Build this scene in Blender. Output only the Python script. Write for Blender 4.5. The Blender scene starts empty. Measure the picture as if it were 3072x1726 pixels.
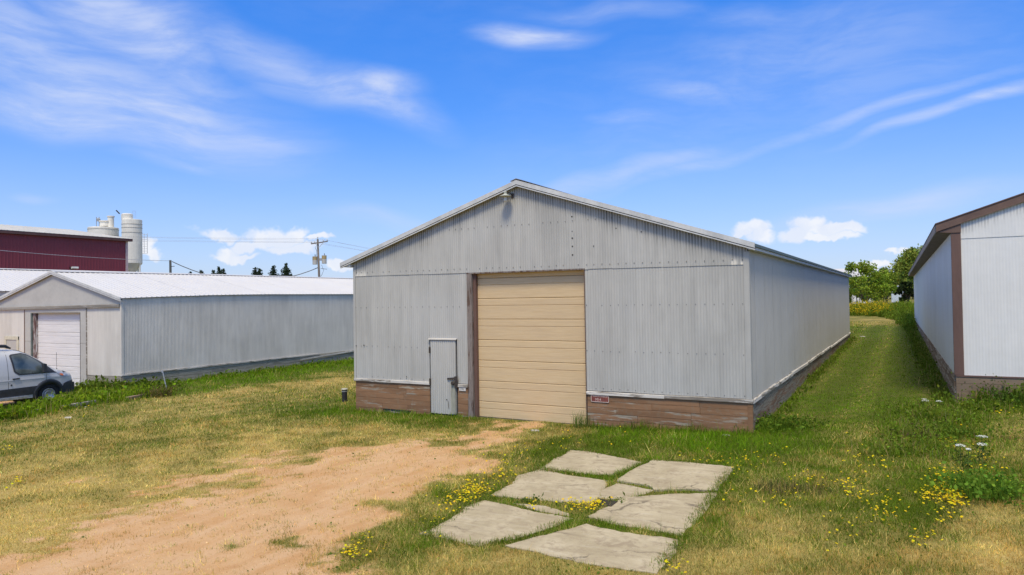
import bpy, bmesh, math, random
import numpy as np
from mathutils import Vector, Matrix
from mathutils.geometry import tessellate_polygon
random.seed(7); np.random.seed(7)
R = math.radians
scn = bpy.context.scene
col = scn.collection

# ------------------------------------------------------------------ camera
CAM = np.array([14.1763, -15.6858, 3.0789]); FOC = 2099.4; PW, PH = 3072, 1726
YAW, PITCH, ROLL = 0.5138, 0.0166, -0.0153
_cy, _sy = math.cos(YAW), math.sin(YAW)
FW = np.array([-_sy*math.cos(PITCH), _cy*math.cos(PITCH), math.sin(PITCH)])
_r = np.array([_cy, _sy, 0.0]); _u = np.cross(_r, FW)
RT = _r*math.cos(ROLL)+_u*math.sin(ROLL); UP = -_r*math.sin(ROLL)+_u*math.cos(ROLL)
cam = bpy.data.cameras.new('camera'); camo = bpy.data.objects.new('camera', cam); col.objects.link(camo)
cam.sensor_width = 36; cam.lens = 36*FOC/PW; cam.clip_end = 9000; cam.clip_start = .05
M = Matrix.Identity(4)
for i in range(3):
    M[i][0] = RT[i]; M[i][1] = UP[i]; M[i][2] = -FW[i]; M[i][3] = CAM[i]
camo.matrix_world = M
scn.camera = camo
def ray(x, y): return FW+RT*(x-PW/2)/FOC-UP*(y-PH/2)/FOC
def onX(x, y, X): d = ray(x, y); return CAM+d*((X-CAM[0])/d[0])
def onY(x, y, Y): d = ray(x, y); return CAM+d*((Y-CAM[1])/d[1])
def onZ(x, y, Z): d = ray(x, y); return CAM+d*((Z-CAM[2])/d[2])
def at(x, y, D): d = ray(x, y); return CAM+d*(D/math.hypot(d[0], d[1]))
def azel(x, y):
    d = ray(x, y); d = d/np.linalg.norm(d); return math.atan2(d[0], d[1]), math.asin(d[2])

# ------------------------------------------------------------------ light, exposure
SUN_AZ = R(159); SUN_EL = R(60)     # azimuth clockwise from +y
sd = Vector((math.sin(SUN_AZ)*math.cos(SUN_EL), math.cos(SUN_AZ)*math.cos(SUN_EL), math.sin(SUN_EL)))
sl = bpy.data.lights.new('sun', 'SUN'); sl.energy = 3.4; sl.angle = R(14.0); sl.color = (1.0, .89, .70)
so = bpy.data.objects.new('sun', sl); col.objects.link(so)
so.rotation_euler = sd.to_track_quat('Z', 'Y').to_euler()
scn.view_settings.view_transform = 'Standard'; scn.view_settings.look = 'None'
scn.view_settings.exposure = 0.0; scn.view_settings.gamma = 1.0
scn.view_settings.use_curve_mapping = False
scn.render.engine = 'CYCLES'

# ------------------------------------------------------------------ node helper
class NT:
    def __init__(s, tree): s.t = tree; s.n = tree.nodes; s.l = tree.links
    def new(s, typ, **kw):
        n = s.n.new(typ)
        for k, v in kw.items(): setattr(n, k, v)
        return n
    def put(s, sock, v):
        if hasattr(v, 'is_output') or isinstance(v, bpy.types.NodeSocket): s.l.new(v, sock)
        elif isinstance(v, (tuple, list)) and len(v) == 3 and sock.type == 'RGBA': sock.default_value = (*v, 1)
        else: sock.default_value = v
    def math(s, op, a, b=None, c=None, clamp=False):
        n = s.new('ShaderNodeMath', operation=op, use_clamp=clamp); s.put(n.inputs[0], a)
        if b is not None: s.put(n.inputs[1], b)
        if c is not None: s.put(n.inputs[2], c)
        return n.outputs[0]
    def vmath(s, op, a, b=None, scale=None):
        n = s.new('ShaderNodeVectorMath', operation=op); s.put(n.inputs[0], a)
        if b is not None: s.put(n.inputs[1], b)
        if scale is not None: s.put(n.inputs[3], scale)
        return n.outputs[1] if op in ('LENGTH', 'DOT_PRODUCT', 'DISTANCE') else n.outputs[0]
    def mix(s, f, a, b, blend='MIX'):
        n = s.new('ShaderNodeMix', data_type='RGBA', blend_type=blend)
        s.put(n.inputs[0], f); s.put(n.inputs[6], a); s.put(n.inputs[7], b); return n.outputs[2]
    def ramp(s, v, a, b, to0=0., to1=1., smooth=True):
        n = s.new('ShaderNodeMapRange', interpolation_type='SMOOTHSTEP' if smooth else 'LINEAR')
        s.put(n.inputs[0], v); s.put(n.inputs[1], a); s.put(n.inputs[2], b); s.put(n.inputs[3], to0); s.put(n.inputs[4], to1)
        return n.outputs[0]
    def noise(s, vec, scale=5., detail=4., rough=.55, dist=0., color=False):
        n = s.new('ShaderNodeTexNoise'); s.put(n.inputs['Vector'], vec)
        n.inputs['Scale'].default_value = scale; n.inputs['Detail'].default_value = detail
        n.inputs['Roughness'].default_value = rough; n.inputs['Distortion'].default_value = dist
        return n.outputs['Color' if color else 'Fac']
    def mapping(s, vec, loc=(0, 0, 0), rot=(0, 0, 0), scale=(1, 1, 1), typ='POINT'):
        n = s.new('ShaderNodeMapping', vector_type=typ); s.put(n.inputs[0], vec)
        n.inputs[1].default_value = loc; n.inputs[2].default_value = rot; n.inputs[3].default_value = scale
        return n.outputs[0]

# ------------------------------------------------------------------ world: sky and clouds
SKY_STR = 0.1
w = bpy.data.worlds.new('World'); scn.world = w; w.use_nodes = True
t = NT(w.node_tree); t.n.clear()
out = t.new('ShaderNodeOutputWorld'); bg = t.new('ShaderNodeBackground'); t.l.new(bg.outputs[0], out.inputs[0])
bg.inputs[1].default_value = SKY_STR
sky = t.new('ShaderNodeTexSky', sky_type='NISHITA'); sky.sun_disc = False
sky.sun_elevation = SUN_EL; sky.sun_rotation = SUN_AZ; sky.altitude = 300; sky.air_density = 1.0; sky.dust_density = .6; sky.ozone_density = 2.2
tc = t.new('ShaderNodeTexCoord'); sp = t.new('ShaderNodeSeparateXYZ'); t.l.new(tc.outputs['Generated'], sp.inputs[0])
az = t.math('ARCTAN2', sp.outputs[0], sp.outputs[1]); el = t.math('ARCSINE', sp.outputs[2])
cb = t.new('ShaderNodeCombineXYZ'); t.put(cb.inputs[0], az); t.put(cb.inputs[1], el); AE = cb.outputs[0]
skyc = t.mix(1.0, sky.outputs[0], t.mix(t.ramp(el, R(2), R(22), smooth=False), (.92, 1.08, 1.5), (.35, 1.17, 2.3)), 'MULTIPLY')
def n2d(vec, scale, detail, rough, color=False):
    o = t.noise(vec, scale, detail, rough, 0., color); o.node.noise_dimensions = '2D'; return o
wn = n2d(AE, 3.2, 2, .5, True)
AEw = t.vmath('ADD', AE, t.vmath('MULTIPLY', t.vmath('SUBTRACT', wn, (.5, .5, .5)), (.16, .085, 0)))
streak = n2d(t.mapping(AEw, rot=(0, 0, R(8)), scale=(2.2, 7, 1)), 1.6, 6, .56)
texr = t.ramp(streak, .26, .74)
# broad cirrus everywhere, plus denser wisps; each wisp: centre px, half size px (long, short), tilt deg, strength
wisps = [(300, 235, 520, 130, 20, .85), (430, 90, 330, 130, 30, .8), (330, 375, 420, 62, 3, .85), (860, 215, 430, 62, 16, .75),
         (1060, 262, 170, 42, 2, .85), (600, 330, 300, 60, 25, .6), (1640, 138, 150, 30, 4, .75), (2080, 300, 160, 34, 10, .7), (1920, 372, 150, 26, 4, .6),
         (2450, 400, 560, 20, -14, .5), (2930, 290, 300, 20, -16, .6), (1900, 535, 480, 34, -12, .45), (2780, 610, 420, 34, -4, .5),
         (2350, 250, 800, 190, -10, .24), (540, 495, 140, 22, 5, .35), (2350, 60, 500, 50, 2, .2), (1880, 70, 200, 30, 2, .4), (1150, 680, 200, 30, 0, .45), (60, 595, 60, 14, 0, .4)]
acc = None
for (x, y, a, b, rot, st) in wisps:
    A, E_ = azel(x, y); k = 1/FOC*math.cos(math.hypot((x-1536), (y-863))/FOC*.7)
    m = t.mapping(AEw, loc=(A, E_, 0), rot=(0, 0, R(-rot)), scale=(a*k, b*k, 1), typ='TEXTURE')
    v = t.ramp(t.vmath('LENGTH', m), 0., 1.55, st, 0.)
    acc = v if acc is None else t.math('MAXIMUM', t.math('MULTIPLY', acc, 1.0), v)
fib = n2d(t.mapping(AEw, rot=(0, 0, R(11)), scale=(4, 17, 1)), 2.6, 6, .62)
gen = t.math('MULTIPLY', t.ramp(n2d(AEw, 1.7, 2, .5), .38, .72), t.ramp(el, R(14), R(45), .05, .34))
cir = t.math('MULTIPLY', t.math('ADD', acc, gen, clamp=True), t.math('MULTIPLY', t.math('ADD', t.math('MULTIPLY', texr, .62), .42), t.ramp(fib, .28, .7, .62, 1.12)), clamp=True)
hz = t.ramp(el, R(-2), R(16), .50, 0.)      # pale band of haze low in the sky
c1 = t.mix(hz, skyc, (6.2, 7.2, 9.8))
fill_veil = t.math('MULTIPLY', t.ramp(el, R(23), R(58), 0., .86), t.ramp(n2d(AEw, 2.3, 2, .5), .2, .6, .72, 1.))  # bright cloud overhead, out of view, added for soft neutral fill light
c2 = t.mix(fill_veil, t.mix(cir, c1, (6.6, 7.4, 9.6)), (10.4, 10.2, 10.0))
cn = n2d(AE, 16, 4, .6, True)
AEc = t.vmath('ADD', AE, t.vmath('MULTIPLY', t.vmath('SUBTRACT', cn, (.5, .5, .5)), (.062, .046, 0)))
cumu = [(665, 702, 80, 19), (830, 712, 85, 30), (870, 695, 45, 26), (760, 735, 60, 20), (690, 750, 45, 22), (880, 745, 90, 20), (700, 765, 70, 12), (950, 716, 40, 12), (440, 740, 28, 32), (470, 760, 40, 14),
        (2245, 690, 62, 26), (2270, 710, 50, 24), (2440, 680, 58, 30), (2510, 695, 60, 22), (2400, 715, 70, 26), (2480, 722, 80, 14), (2640, 795, 50, 12), (2215, 700, 30, 12), (2690, 755, 26, 10), (1030, 800, 40, 14)]
cc = None
for (x, y, a, b) in cumu:
    A, E_ = azel(x, y); k = 1/FOC*math.cos(math.hypot((x-1536), (y-863))/FOC*.7)
    m = t.mapping(AEc, loc=(A, E_, 0), scale=(a*k, b*k, 1), typ='TEXTURE')
    v = t.ramp(t.vmath('LENGTH', m), .25, 1.5, 1., 0.)
    cc = v if cc is None else t.math('MAXIMUM', cc, v)
cum = t.ramp(cc, .16, .85)
c3 = t.mix(t.math('MULTIPLY', cum, .84), c2, t.mix(t.ramp(n2d(AEc, 22, 2, .5), .4, .65), (8.3, 8.7, 9.7), (9.6, 9.6, 9.8)))
t.put(bg.inputs[0], c3)

# ------------------------------------------------------------------ numpy noise and ground height
def vnoise(x, y, seed=0):
    xi = np.floor(x).astype(np.int64); yi = np.floor(y).astype(np.int64); fx = x-xi; fy = y-yi
    fx = fx*fx*(3-2*fx); fy = fy*fy*(3-2*fy)
    def h(a, b):
        n = (a*374761393+b*668265263+seed*1442695041) & 0x7fffffff
        n = ((n ^ (n >> 13))*1274126177) & 0x7fffffff
        return ((n ^ (n >> 16)) & 0xffff)/65535.0
    return (h(xi, yi)*(1-fx)+h(xi+1, yi)*fx)*(1-fy)+(h(xi, yi+1)*(1-fx)+h(xi+1, yi+1)*fx)*fy
def fbm(x, y, oct=4, seed=0):
    s = 0; a = .5; tot = 0
    for i in range(oct):
        s = s+a*vnoise(x*2**i, y*2**i, seed+i*17); tot += a; a *= .55
    return s/tot
GC = np.array([(0, 0, -.12), (2.76, 0, -.06), (4.2, 0, -.05), (7.36, 0, -.02), (11.13, 0, .12), (11.19, 9.7, .30), (11.19, 20, .42), (11.19, 30, .5), (11.3, 57, .97), (15.2, 5.8, .2), (14.9, 20, .45), (14.7, 45, .8),
    (-14.9, 2, -.43), (-14.9, 10, -.45), (-14.9, 17, -.45), (-13.2, -1.6, -.5), (-13.2, -5, -.52), (-18, -2, -.55), (-18, 2, -.55), (-25, 0, -.62), (-9.9, -4.8, -.36), (-10.2, -2.2, -.35), (-10.4, 0, -.36), (-10, 2.5, -.36), (-5, 6, -.3), (0, 16, -.2), (-1.8, 1.4, -.16), (-3, -6, -.2), (8.4, -4.5, .0), (11.5, -5, .03), (9, -8, 0), (5, -11, -.08), (12, -9, .05), (15, -6, .13), (15, 0, .2), (17.5, 5.8, .3), (20, 2, .38), (13, 80, 1.2), (13, 120, 1.3), (-40, 40, -.3), (-60, 5, -.6), (-30, -30, -.5), (14, -30, 0), (40, 0, .6), (40, 60, 1.2), (-20, 90, .6)], float)
_d = np.hypot(GC[:, None, 0]-GC[None, :, 0], GC[:, None, 1]-GC[None, :, 1])
_n = len(GC); _A = np.zeros((_n+3, _n+3)); _A[:_n, :_n] = -_d+np.eye(_n)*.6
_A[:_n, _n] = 1; _A[:_n, _n+1:] = GC[:, :2]; _A[_n:, :_n] = _A[:_n, _n:].T
_w = np.linalg.solve(_A, np.concatenate([GC[:, 2], [0, 0, 0]]))
def gz0(x, y):
    x = np.asarray(x, float); y = np.asarray(y, float); s = _w[_n]+_w[_n+1]*x+_w[_n+2]*y
    for i in range(_n): s = s-_w[i]*np.hypot(x-GC[i, 0], y-GC[i, 1])
    d = np.hypot(x-0, y-20); k = np.exp(-(np.maximum(0, d-95)/60)**2)
    return s*k+(1-k)*.4
GX0, GX1, GY0, GY1, GS = -30., 22., -18., 66., .1
def gz(x, y):
    x = np.asarray(x, float); y = np.asarray(y, float)
    pm = np.clip(1.6-np.maximum(np.abs(x-9.95)/1.75, np.abs(y+5.6)/2.8), 0, .6)/.6      # level bed under the slabs
    return gz0(x, y)+(fbm(x*1.3, y*1.3, 2, 5)-.5)*.05*(1-pm)
def gzs(x, y): return float(gz(np.array([x]), np.array([y]))[0])
def ground_px(x, y):
    z = 0.
    for i in range(6):
        p = onZ(x, y, z); z = gzs(p[0], p[1])
    return p

# ------------------------------------------------------------------ ground cover map (world space): bare gravel, dry grass, lush grass
S_ = PW/2575.
CP = [(150,1420,.9,.9,0),(500,1420,1,.7,0),(700,1400,1,.6,0),(850,1430,.9,.7,0),(300,1350,.9,.9,0),(500,1310,1,.7,0),(700,1300,1,.6,0),(800,1240,1,.6,0),(900,1240,1,.6,0),(1000,1200,1,.6,0),(1100,1160,1,.6,0),(900,1160,.9,.8,0),(1000,1130,.8,.8,0),(1150,1120,.7,.8,0),(1220,1100,.9,.8,0),(1250,1075,.75,.7,0),(1300,1074,.6,.6,0),(750,1200,.7,.8,0),(600,1230,.6,.8,0),(650,1180,.55,.9,0),(400,1260,.5,.9,0),(1150,1180,.85,.8,0),(1060,1240,.7,.8,0),(950,1290,.9,.8,0),(850,1340,.9,.8,0),(700,1365,.6,.55,0),
 (50,1330,.1,1,0),(50,1390,.5,1,0),(200,1300,.45,1,0),(50,1270,.2,.85,0),(200,1220,.32,.85,0),(400,1200,.42,.9,0),(100,1180,.2,.85,0),(300,1150,.05,.75,0),(600,1130,.32,.85,0),(50,1100,0,.6,.1),(250,1080,0,.55,.1),(450,1060,0,.65,.1),(500,1005,0,.7,.1),(700,1060,0,.7,.1),(800,1085,.05,.8,0),(900,1100,.1,.75,0),(700,1000,0,.65,.1),(600,985,0,.7,.1),(800,965,0,.75,.1),(850,945,0,.6,.2),
 (880,905,0,.03,1),(860,922,0,.1,.9),(700,935,0,.05,1),(600,955,0,.1,.9),(480,985,0,.2,.8),(830,1010,0,.35,.4),(860,1035,0,.2,.7),(950,1055,0,.2,.6),(1050,1060,0,.3,.5),(1150,1066,0,.35,.4),(1000,1085,0,.55,.2),(1150,1092,.2,.6,.1),(1350,1100,.1,.55,.2),(1400,1085,.2,.6,.1),(1450,1120,0,.5,.2),(1500,1100,0,.3,.5),(1600,1095,0,.12,.9),(1750,1110,0,.06,1),(1850,1118,0,.06,1),(1600,1125,0,.35,.4),(1750,1150,0,.3,.5),(1900,1180,0,.3,.5),
 (1950,1085,0,.03,1),(2000,1000,0,.05,.9),(2080,920,0,.08,.8),(2150,865,0,.15,.7),(2200,810,0,.65,.3),(2250,830,0,.2,.6),(2200,950,0,.18,.6),(2100,1000,0,.12,.7),(2200,1060,0,.3,.4),(2170,1095,0,.75,.2),(2050,1100,0,.15,.6),(2000,1150,0,.35,.4),(2100,1150,0,.55,.2),(1900,1250,0,.4,.3),(2000,1250,0,.6,.2),(2150,1250,0,.4,.3),(2100,1200,0,.4,.3),(2250,1150,0,.3,.4),(2350,1200,0,.3,.4),(2350,1300,0,.3,.3),(2250,1320,0,.4,.3),(2150,1330,0,.45,.2),(2000,1340,0,.65,.1),(1900,1340,0,.8,.1),(1800,1420,0,.85,0),(1950,1400,0,.85,0),(2100,1410,0,.7,0),(2250,1400,0,.65,0),(2400,1400,0,.8,0),(2550,1410,.05,.95,0),(2500,1330,.05,.9,0),(2560,1280,.05,.8,0),(2500,1200,0,.45,.2),(2560,1100,.05,.7,0),(2500,1130,0,.45,.3),
 (1100,1300,.1,.35,.4),(1050,1280,.2,.5,.2),(1230,1200,.1,.4,.5),(1180,1240,0,.3,.5),(1330,1150,.1,.5,.3),(1000,1380,.1,.4,.3),(950,1400,.2,.5,.2),(1100,1400,.05,.85,0),(1200,1435,.05,.9,0),(1400,1435,0,.9,0),(1300,1405,0,.8,0),(1060,1345,0,.4,.4),(900,1370,.3,.45,.2),(1650,1445,0,.8,0),(1500,1190,0,.15,.7),(1650,1170,0,.15,.7),(1450,1310,.2,.2,.6),(1350,1345,.2,.3,.4),(1600,1315,.1,.3,.4),(1850,1200,0,.3,.5),(1750,1330,0,.35,.4)]
_cp = np.array([(*ground_px(c[0]*S_, c[1]*S_)[:2], *c[2:]) for c in CP])
extra = [(-18, -4, .85, .5, .1), (-16, -6, .85, .5, .1), (-24, -2, .85, .5, .1), (-13, 1, .2, .2, .8), (-12, 6, 0, .05, 1), (-12, 16, 0, .05, 1), (13, 62, 0, .4, .4), (20, 0, 0, .6, .1), (18, -8, 0, .9, 0), (4, -16, .9, .8, 0), (12, -14, 0, .9, 0), (-6, -14, .4, .9, 0)]
_cp = np.vstack([_cp, np.array(extra)])
gx = np.arange(GX0, GX1+.01, GS); gy = np.arange(GY0, GY1+.01, GS); XX, YY = np.meshgrid(gx, gy)
wx = XX+(fbm(XX*1.1, YY*1.1, 3, 31)-.5)*1.3; wy = YY+(fbm(XX*1.1+40, YY*1.1, 3, 32)-.5)*1.3
den = np.zeros_like(XX); num = np.zeros((3,)+XX.shape)
for c in _cp:
    dc = math.hypot(c[0]-CAM[0], c[1]-CAM[1]); e = (.03*dc)**2
    wgt = 1/((wx-c[0])**2+(wy-c[1])**2+e)**1.6*(e**.6); den += wgt
    for k in range(3): num[k] += wgt*c[2+k]
num /= den; num[1] = num[1]**1.55
def sst(a, b, v): v = np.clip((v-a)/(b-a), 0, 1); return v*v*(3-2*v)
n1 = fbm(XX*.9, YY*.9, 5, 3); n2 = fbm(XX*2.6, YY*2.6, 4, 9); n3 = fbm(XX*.35, YY*.35, 3, 77)
n5 = fbm(XX*6.5, YY*6.5, 3, 13); MDIRT = sst(.20, .92, num[0]+(n2-.5)*.8+(n1-.5)*.3+(n5-.5)*.55); MDRY = np.clip(num[1]+((n1-.5)*.95+(n2-.5)*.8)*(.25+3.0*num[1]*(1-num[1])), 0, 1); MLUSH = np.clip(num[2]+(n1-.5)*.5, 0, 1)
# mower tracks in the lane between the sheds
lane = sst(11.1, 11.7, XX)*sst(-1.5, 5.5, YY+(n1-.5)*3)*(1-sst(40, 48, YY))
MDRY = np.clip(MDRY*(1-.55*lane)+lane*.09*np.sin((XX-11.2)*4.1+.3*np.sin(YY*.4)), 0, 1); MLUSH = np.clip(MLUSH+.22*lane, 0, 1)
def smap(A, x, y):
    fx = np.clip((np.asarray(x)-GX0)/GS, 0, len(gx)-1.001); fy = np.clip((np.asarray(y)-GY0)/GS, 0, len(gy)-1.001)
    i = fx.astype(int); j = fy.astype(int); u = fx-i; v = fy-j
    return A[j, i]*(1-u)*(1-v)+A[j, i+1]*u*(1-v)+A[j+1, i]*(1-u)*v+A[j+1, i+1]*u*v

# ------------------------------------------------------------------ materials
def newmat(name):
    m = bpy.data.materials.new(name); m.use_nodes = True; t = NT(m.node_tree)
    return m, t, t.n['Principled BSDF']
def oc(t): return t.new('ShaderNodeTexCoord').outputs['Object']
def rnd(t): return t.new('ShaderNodeObjectInfo').outputs['Random']
def bump(t, b, h, s=.3, d=.01):
    n = t.new('ShaderNodeBump'); n.inputs['Strength'].default_value = s; n.inputs['Distance'].default_value = d
    t.put(n.inputs['Height'], h); t.l.new(n.outputs[0], b.inputs['Normal'])
def simple(name, c, rough=.6, var=.12, scale=6., metal=0., bmp=.0, spec=.4, sc=(1, 1, 1)):
    m, t, b = newmat(name); v = t.mapping(oc(t), scale=sc); n = t.noise(v, scale, 5, .6); n2 = t.noise(v, scale*7, 3, .6)
    f = t.math('ADD', t.math('MULTIPLY', n, .7), t.math('MULTIPLY', n2, .3))
    cl = tuple(x*(1-var*1.6) for x in c); ch = tuple(min(1, x*(1+var*1.4)) for x in c)
    t.put(b.inputs['Base Color'], t.mix(t.ramp(f, .3, .7), cl, ch))
    t.put(b.inputs['Roughness'], t.ramp(n, .2, .8, rough-.08, min(1, rough+.1))); b.inputs['Metallic'].default_value = metal
    b.inputs['Specular IOR Level'].default_value = spec
    if bmp: bump(t, b, n2, bmp, .01)
    return m
def metal_sheet(name, c, streak=.13, rough=.5, rust=.25, rscale=1.0, vert=(1, 1, .12)):
    """painted sheet metal, streaked down its height, tone drifting from sheet to sheet, small rust marks"""
    m, t, b = newmat(name); v = oc(t); sv = t.mapping(v, scale=vert)
    s1 = t.noise(sv, 5.5, 6, .65); big = t.noise(v, .55, 3, .5); sp_ = t.noise(v, 26, 3, .5); r = rnd(t)
    f = t.math('ADD', t.math('ADD', t.math('MULTIPLY', s1, .55), t.math('MULTIPLY', big, .38)), t.math('MULTIPLY', r, .07))
    lo = tuple(x*(1-streak*1.5) for x in c); hi = tuple(min(1, x*(1+streak)) for x in c)
    base = t.mix(t.ramp(f, .25, .78), lo, hi)
    base = t.mix(t.math('MULTIPLY', t.ramp(big, .5, .7), .25), base, (c[0]*.93, c[1]*.97, c[2]*1.04))
    rm = t.math('MULTIPLY', t.ramp(sp_, .71, .78), t.math('MULTIPLY', t.ramp(t.noise(v, 1.3, 3, .6), .5, .7), rust))
    base = t.mix(rm, base, (.20, .12, .07)); ga = t.new('ShaderNodeAttribute'); ga.attribute_name = 'rake_streak'; base = t.mix(t.math('MULTIPLY', ga.outputs['Fac'], .78, clamp=True), base, (.05, .047, .038))
    t.put(b.inputs['Base Color'], base); t.put(b.inputs['Roughness'], t.ramp(s1, .2, .8, rough-.1, rough+.12))
    b.inputs['Specular IOR Level'].default_value = .35
    bump(t, b, t.noise(v, 1.6, 2, .5), .22, .05)
    return m
def old_wood(name, paint, bare, peel, axis, lichen=.0, dark=.25):
    """weathered boards: paint peeled away in streaks along the grain (axis), bare grey wood under it"""
    m, t, b = newmat(name); v = oc(t)
    a = {'x': (.12, 1, 1), 'y': (1, .12, 1), 'z': (1, 1, .12)}[axis]; sv = t.mapping(v, scale=a)
    r = rnd(t)
    cb = t.new('ShaderNodeCombineXYZ'); t.put(cb.inputs[0], t.math('MULTIPLY', r, 9.)); t.put(cb.inputs[2], t.math('MULTIPLY', r, 17.))
    pv = t.vmath('ADD', sv, cb.outputs[0])
    n = t.noise(pv, 12, 7, .68); g = t.noise(t.mapping(pv, scale=tuple(1 if q == 1 else .4 for q in a)), 60, 3, .6)
    lowz = t.new('ShaderNodeSeparateXYZ'); t.put(lowz.inputs[0], v)
    wet = t.ramp(lowz.outputs[2], -.1, .35, .12, 0.)          # paint has rotted off nearer the soil
    th = t.math('ADD', t.math('ADD', n, t.math('MULTIPLY', t.math('SUBTRACT', r, .5), .16)), wet)
    pm = t.ramp(th, 1-peel-.05, 1-peel+.05)
    pc = t.mix(t.ramp(t.noise(pv, 3, 4, .6), .3, .7), tuple(x*.72 for x in paint), tuple(min(1, x*1.2) for x in paint))
    bc = t.mix(t.ramp(g, .3, .7), tuple(x*.6 for x in bare), tuple(min(1, x*1.25) for x in bare))
    base = t.mix(pm, pc, bc)
    base = t.mix(t.math('MULTIPLY', t.ramp(g, .52, .75), dark), base, (.035, .028, .022))
    if lichen: base = t.mix(t.math('MULTIPLY', t.ramp(t.noise(v, 9, 5, .65), .5, .62), lichen), base, (.22, .26, .2))
    t.put(b.inputs['Base Color'], base); b.inputs['Roughness'].default_value = .85; b.inputs['Specular IOR Level'].default_value = .2
    bump(t, b, t.math('ADD', t.math('MULTIPLY', g, .5), t.math('MULTIPLY', pm, -.4)), .5, .006)
    return m
def foliage(name, trans=.35, rough=.6):
    m, t, b = newmat(name); a = t.new('ShaderNodeAttribute'); a.attribute_name = 'col'
    c = a.outputs['Color']; t.put(b.inputs['Base Color'], c); b.inputs['Roughness'].default_value = rough; b.inputs['Specular IOR Level'].default_value = .06
    if trans:
        tr = t.new('ShaderNodeBsdfTranslucent'); t.put(tr.inputs[0], t.mix(1., c, (1.1, 1.15, .7), 'MULTIPLY'))
        mx = t.new('ShaderNodeMixShader'); mx.inputs[0].default_value = trans
        t.l.new(b.outputs[0], mx.inputs[1]); t.l.new(tr.outputs[0], mx.inputs[2]); t.l.new(mx.outputs[0], t.n['Material Output'].inputs[0])
    return m
MT = {}
MT['grey'] = metal_sheet('grey_corrugated', (.465, .452, .402))
MT['greyside'] = metal_sheet('grey_corrugated_side', (.475, .458, .41), .07)
MT['greyL'] = metal_sheet('grey_corrugated_old', (.64, .60, .52), rust=.5)
MT['bluegrey'] = metal_sheet('bluegrey_corrugated', (.66, .67, .665), .06)
MT['white'] = metal_sheet('white_ribbed', (.725, .71, .66), .05, .45, .15)
MT['whiteroof'] = metal_sheet('white_roof', (.575, .56, .535), .04, .4, .1, vert=(.15, 1, 1))
MT['maroon'] = metal_sheet('maroon_siding', (.21, .036, .048), .10, .45, 0)
MT['flatgrey'] = simple('flat_grey_sheet', (.46, .447, .40), .5, .06, 1.2)
MT['trim'] = simple('pale_trim', (.56, .56, .53), .5, .10, 3)
MT['creamtrim'] = simple('cream_trim', (.60, .56, .42), .6, .1, 5)
MT['oldtrim'] = old_wood('flaking_white_trim', (.54, .51, .45), (.24, .21, .17), .48, 'x', dark=.4)
MT['oldtrimy'] = old_wood('flaking_white_trim_side', (.55, .52, .46), (.22, .2, .16), .45, 'y', dark=.3)
MT['darktrim'] = simple('dark_gap', (.05, .05, .048), .7, .2, 8)
MT['greenedge'] = simple('dark_green_roof_edge', (.10, .14, .125), .5, .2, 6)
MT['tan'] = None
m, t, b = newmat('tan_door_paint'); v = oc(t)
sv = t.mapping(v, scale=(.25, 1, 12)); gr = t.noise(sv, 9, 4, .6); bigd = t.noise(v, .8, 3, .5)
dust = t.ramp(t.noise(t.mapping(v, scale=(.3, 1, 3)), 2.5, 5, .7), .42, .72)
pv_ = t.ramp(rnd(t), 0., 1., .0, .16); t.put(b.inputs['Base Color'], t.mix(t.math('ADD', t.math('MULTIPLY', dust, .35), pv_), t.mix(t.ramp(gr, .3, .7), (.60, .43, .225), (.69, .52, .295)), (.52, .385, .235)))
b.inputs['Roughness'].default_value = .5; bump(t, b, gr, .5, .004); MT['tan'] = m
MT['whitedoor'] = simple('white_door_paint', (.72, .70, .67), .5, .05, 3, sc=(.4, 1, 5))
MT['brownskirt'] = old_wood('brown_peeling_boards', (.265, .145, .075), (.36, .305, .23), .37, 'x', .12)
MT['brownskirty'] = old_wood('brown_mossy_boards', (.20, .125, .08), (.27, .235, .18), .5, 'y', .25)
MT['greyskirt'] = old_wood('grey_bare_boards', (.30, .27, .21), (.40, .365, .29), .5, 'x', .2, .4)
MT['greyskirty'] = old_wood('grey_bare_boards_side', (.30, .27, .205), (.40, .365, .285), .5, 'y', .2, .45)
MT['post'] = old_wood('weathered_brown_post', (.13, .085, .062), (.25, .21, .18), .5, 'z', .0, .45)
MT['brownpost'] = simple('brown_painted_wood', (.135, .078, .06), .6, .12, 3, sc=(1, 1, .2))
MT['brownfascia'] = simple('brown_fascia', (.14, .085, .062), .55, .12, 2)
MT['soffit'] = simple('bare_soffit_board', (.20, .15, .115), .8, .2, 4)
MT['skirt4'] = old_wood('taupe_boards', (.24, .175, .12), (.33, .27, .21), .22, 'x', .1, .2)
MT['skirt4y'] = old_wood('taupe_boards_side', (.24, .165, .115), (.48, .42, .35), .45, 'y', .1, .3)
MT['beam'] = old_wood('weathered_grey_beam', (.28, .26, .225), (.34, .32, .285), .5, 'x', 0, .45)
MT['steel'] = simple('rusty_steel', (.07, .055, .045), .6, .3, 30, .3)
MT['galv'] = simple('galvanised', (.38, .39, .39), .45, .12, 12, .4)
MT['core'] = simple('inner_wall', (.12, .12, .12), .8, .1, 3)
MT['beige'] = simple('beige_silo_paint', (.76, .72, .61), .55, .07, .8)
MT['roofbeige'] = simple('beige_roof', (.47, .455, .41), .55, .07, .8)
MT['beige2'] = simple('beige_band', (.46, .43, .36), .6, .1, 2)
MT['pole'] = simple('creosote_pole', (.17, .145, .12), .8, .2, 4, sc=(1, 1, .15))
MT['pole2'] = simple('dark_pole', (.06, .065, .06), .8, .2, 4, sc=(1, 1, .15))
MT['transf'] = simple('transformer_paint', (.47, .45, .40), .5, .08, 2)
MT['transf2'] = simple('transformer_rusty_lid', (.40, .29, .13), .6, .15, 3)
MT['wire'] = simple('cable_sheath', (.10, .10, .10), .6, .1, 3)
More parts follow.
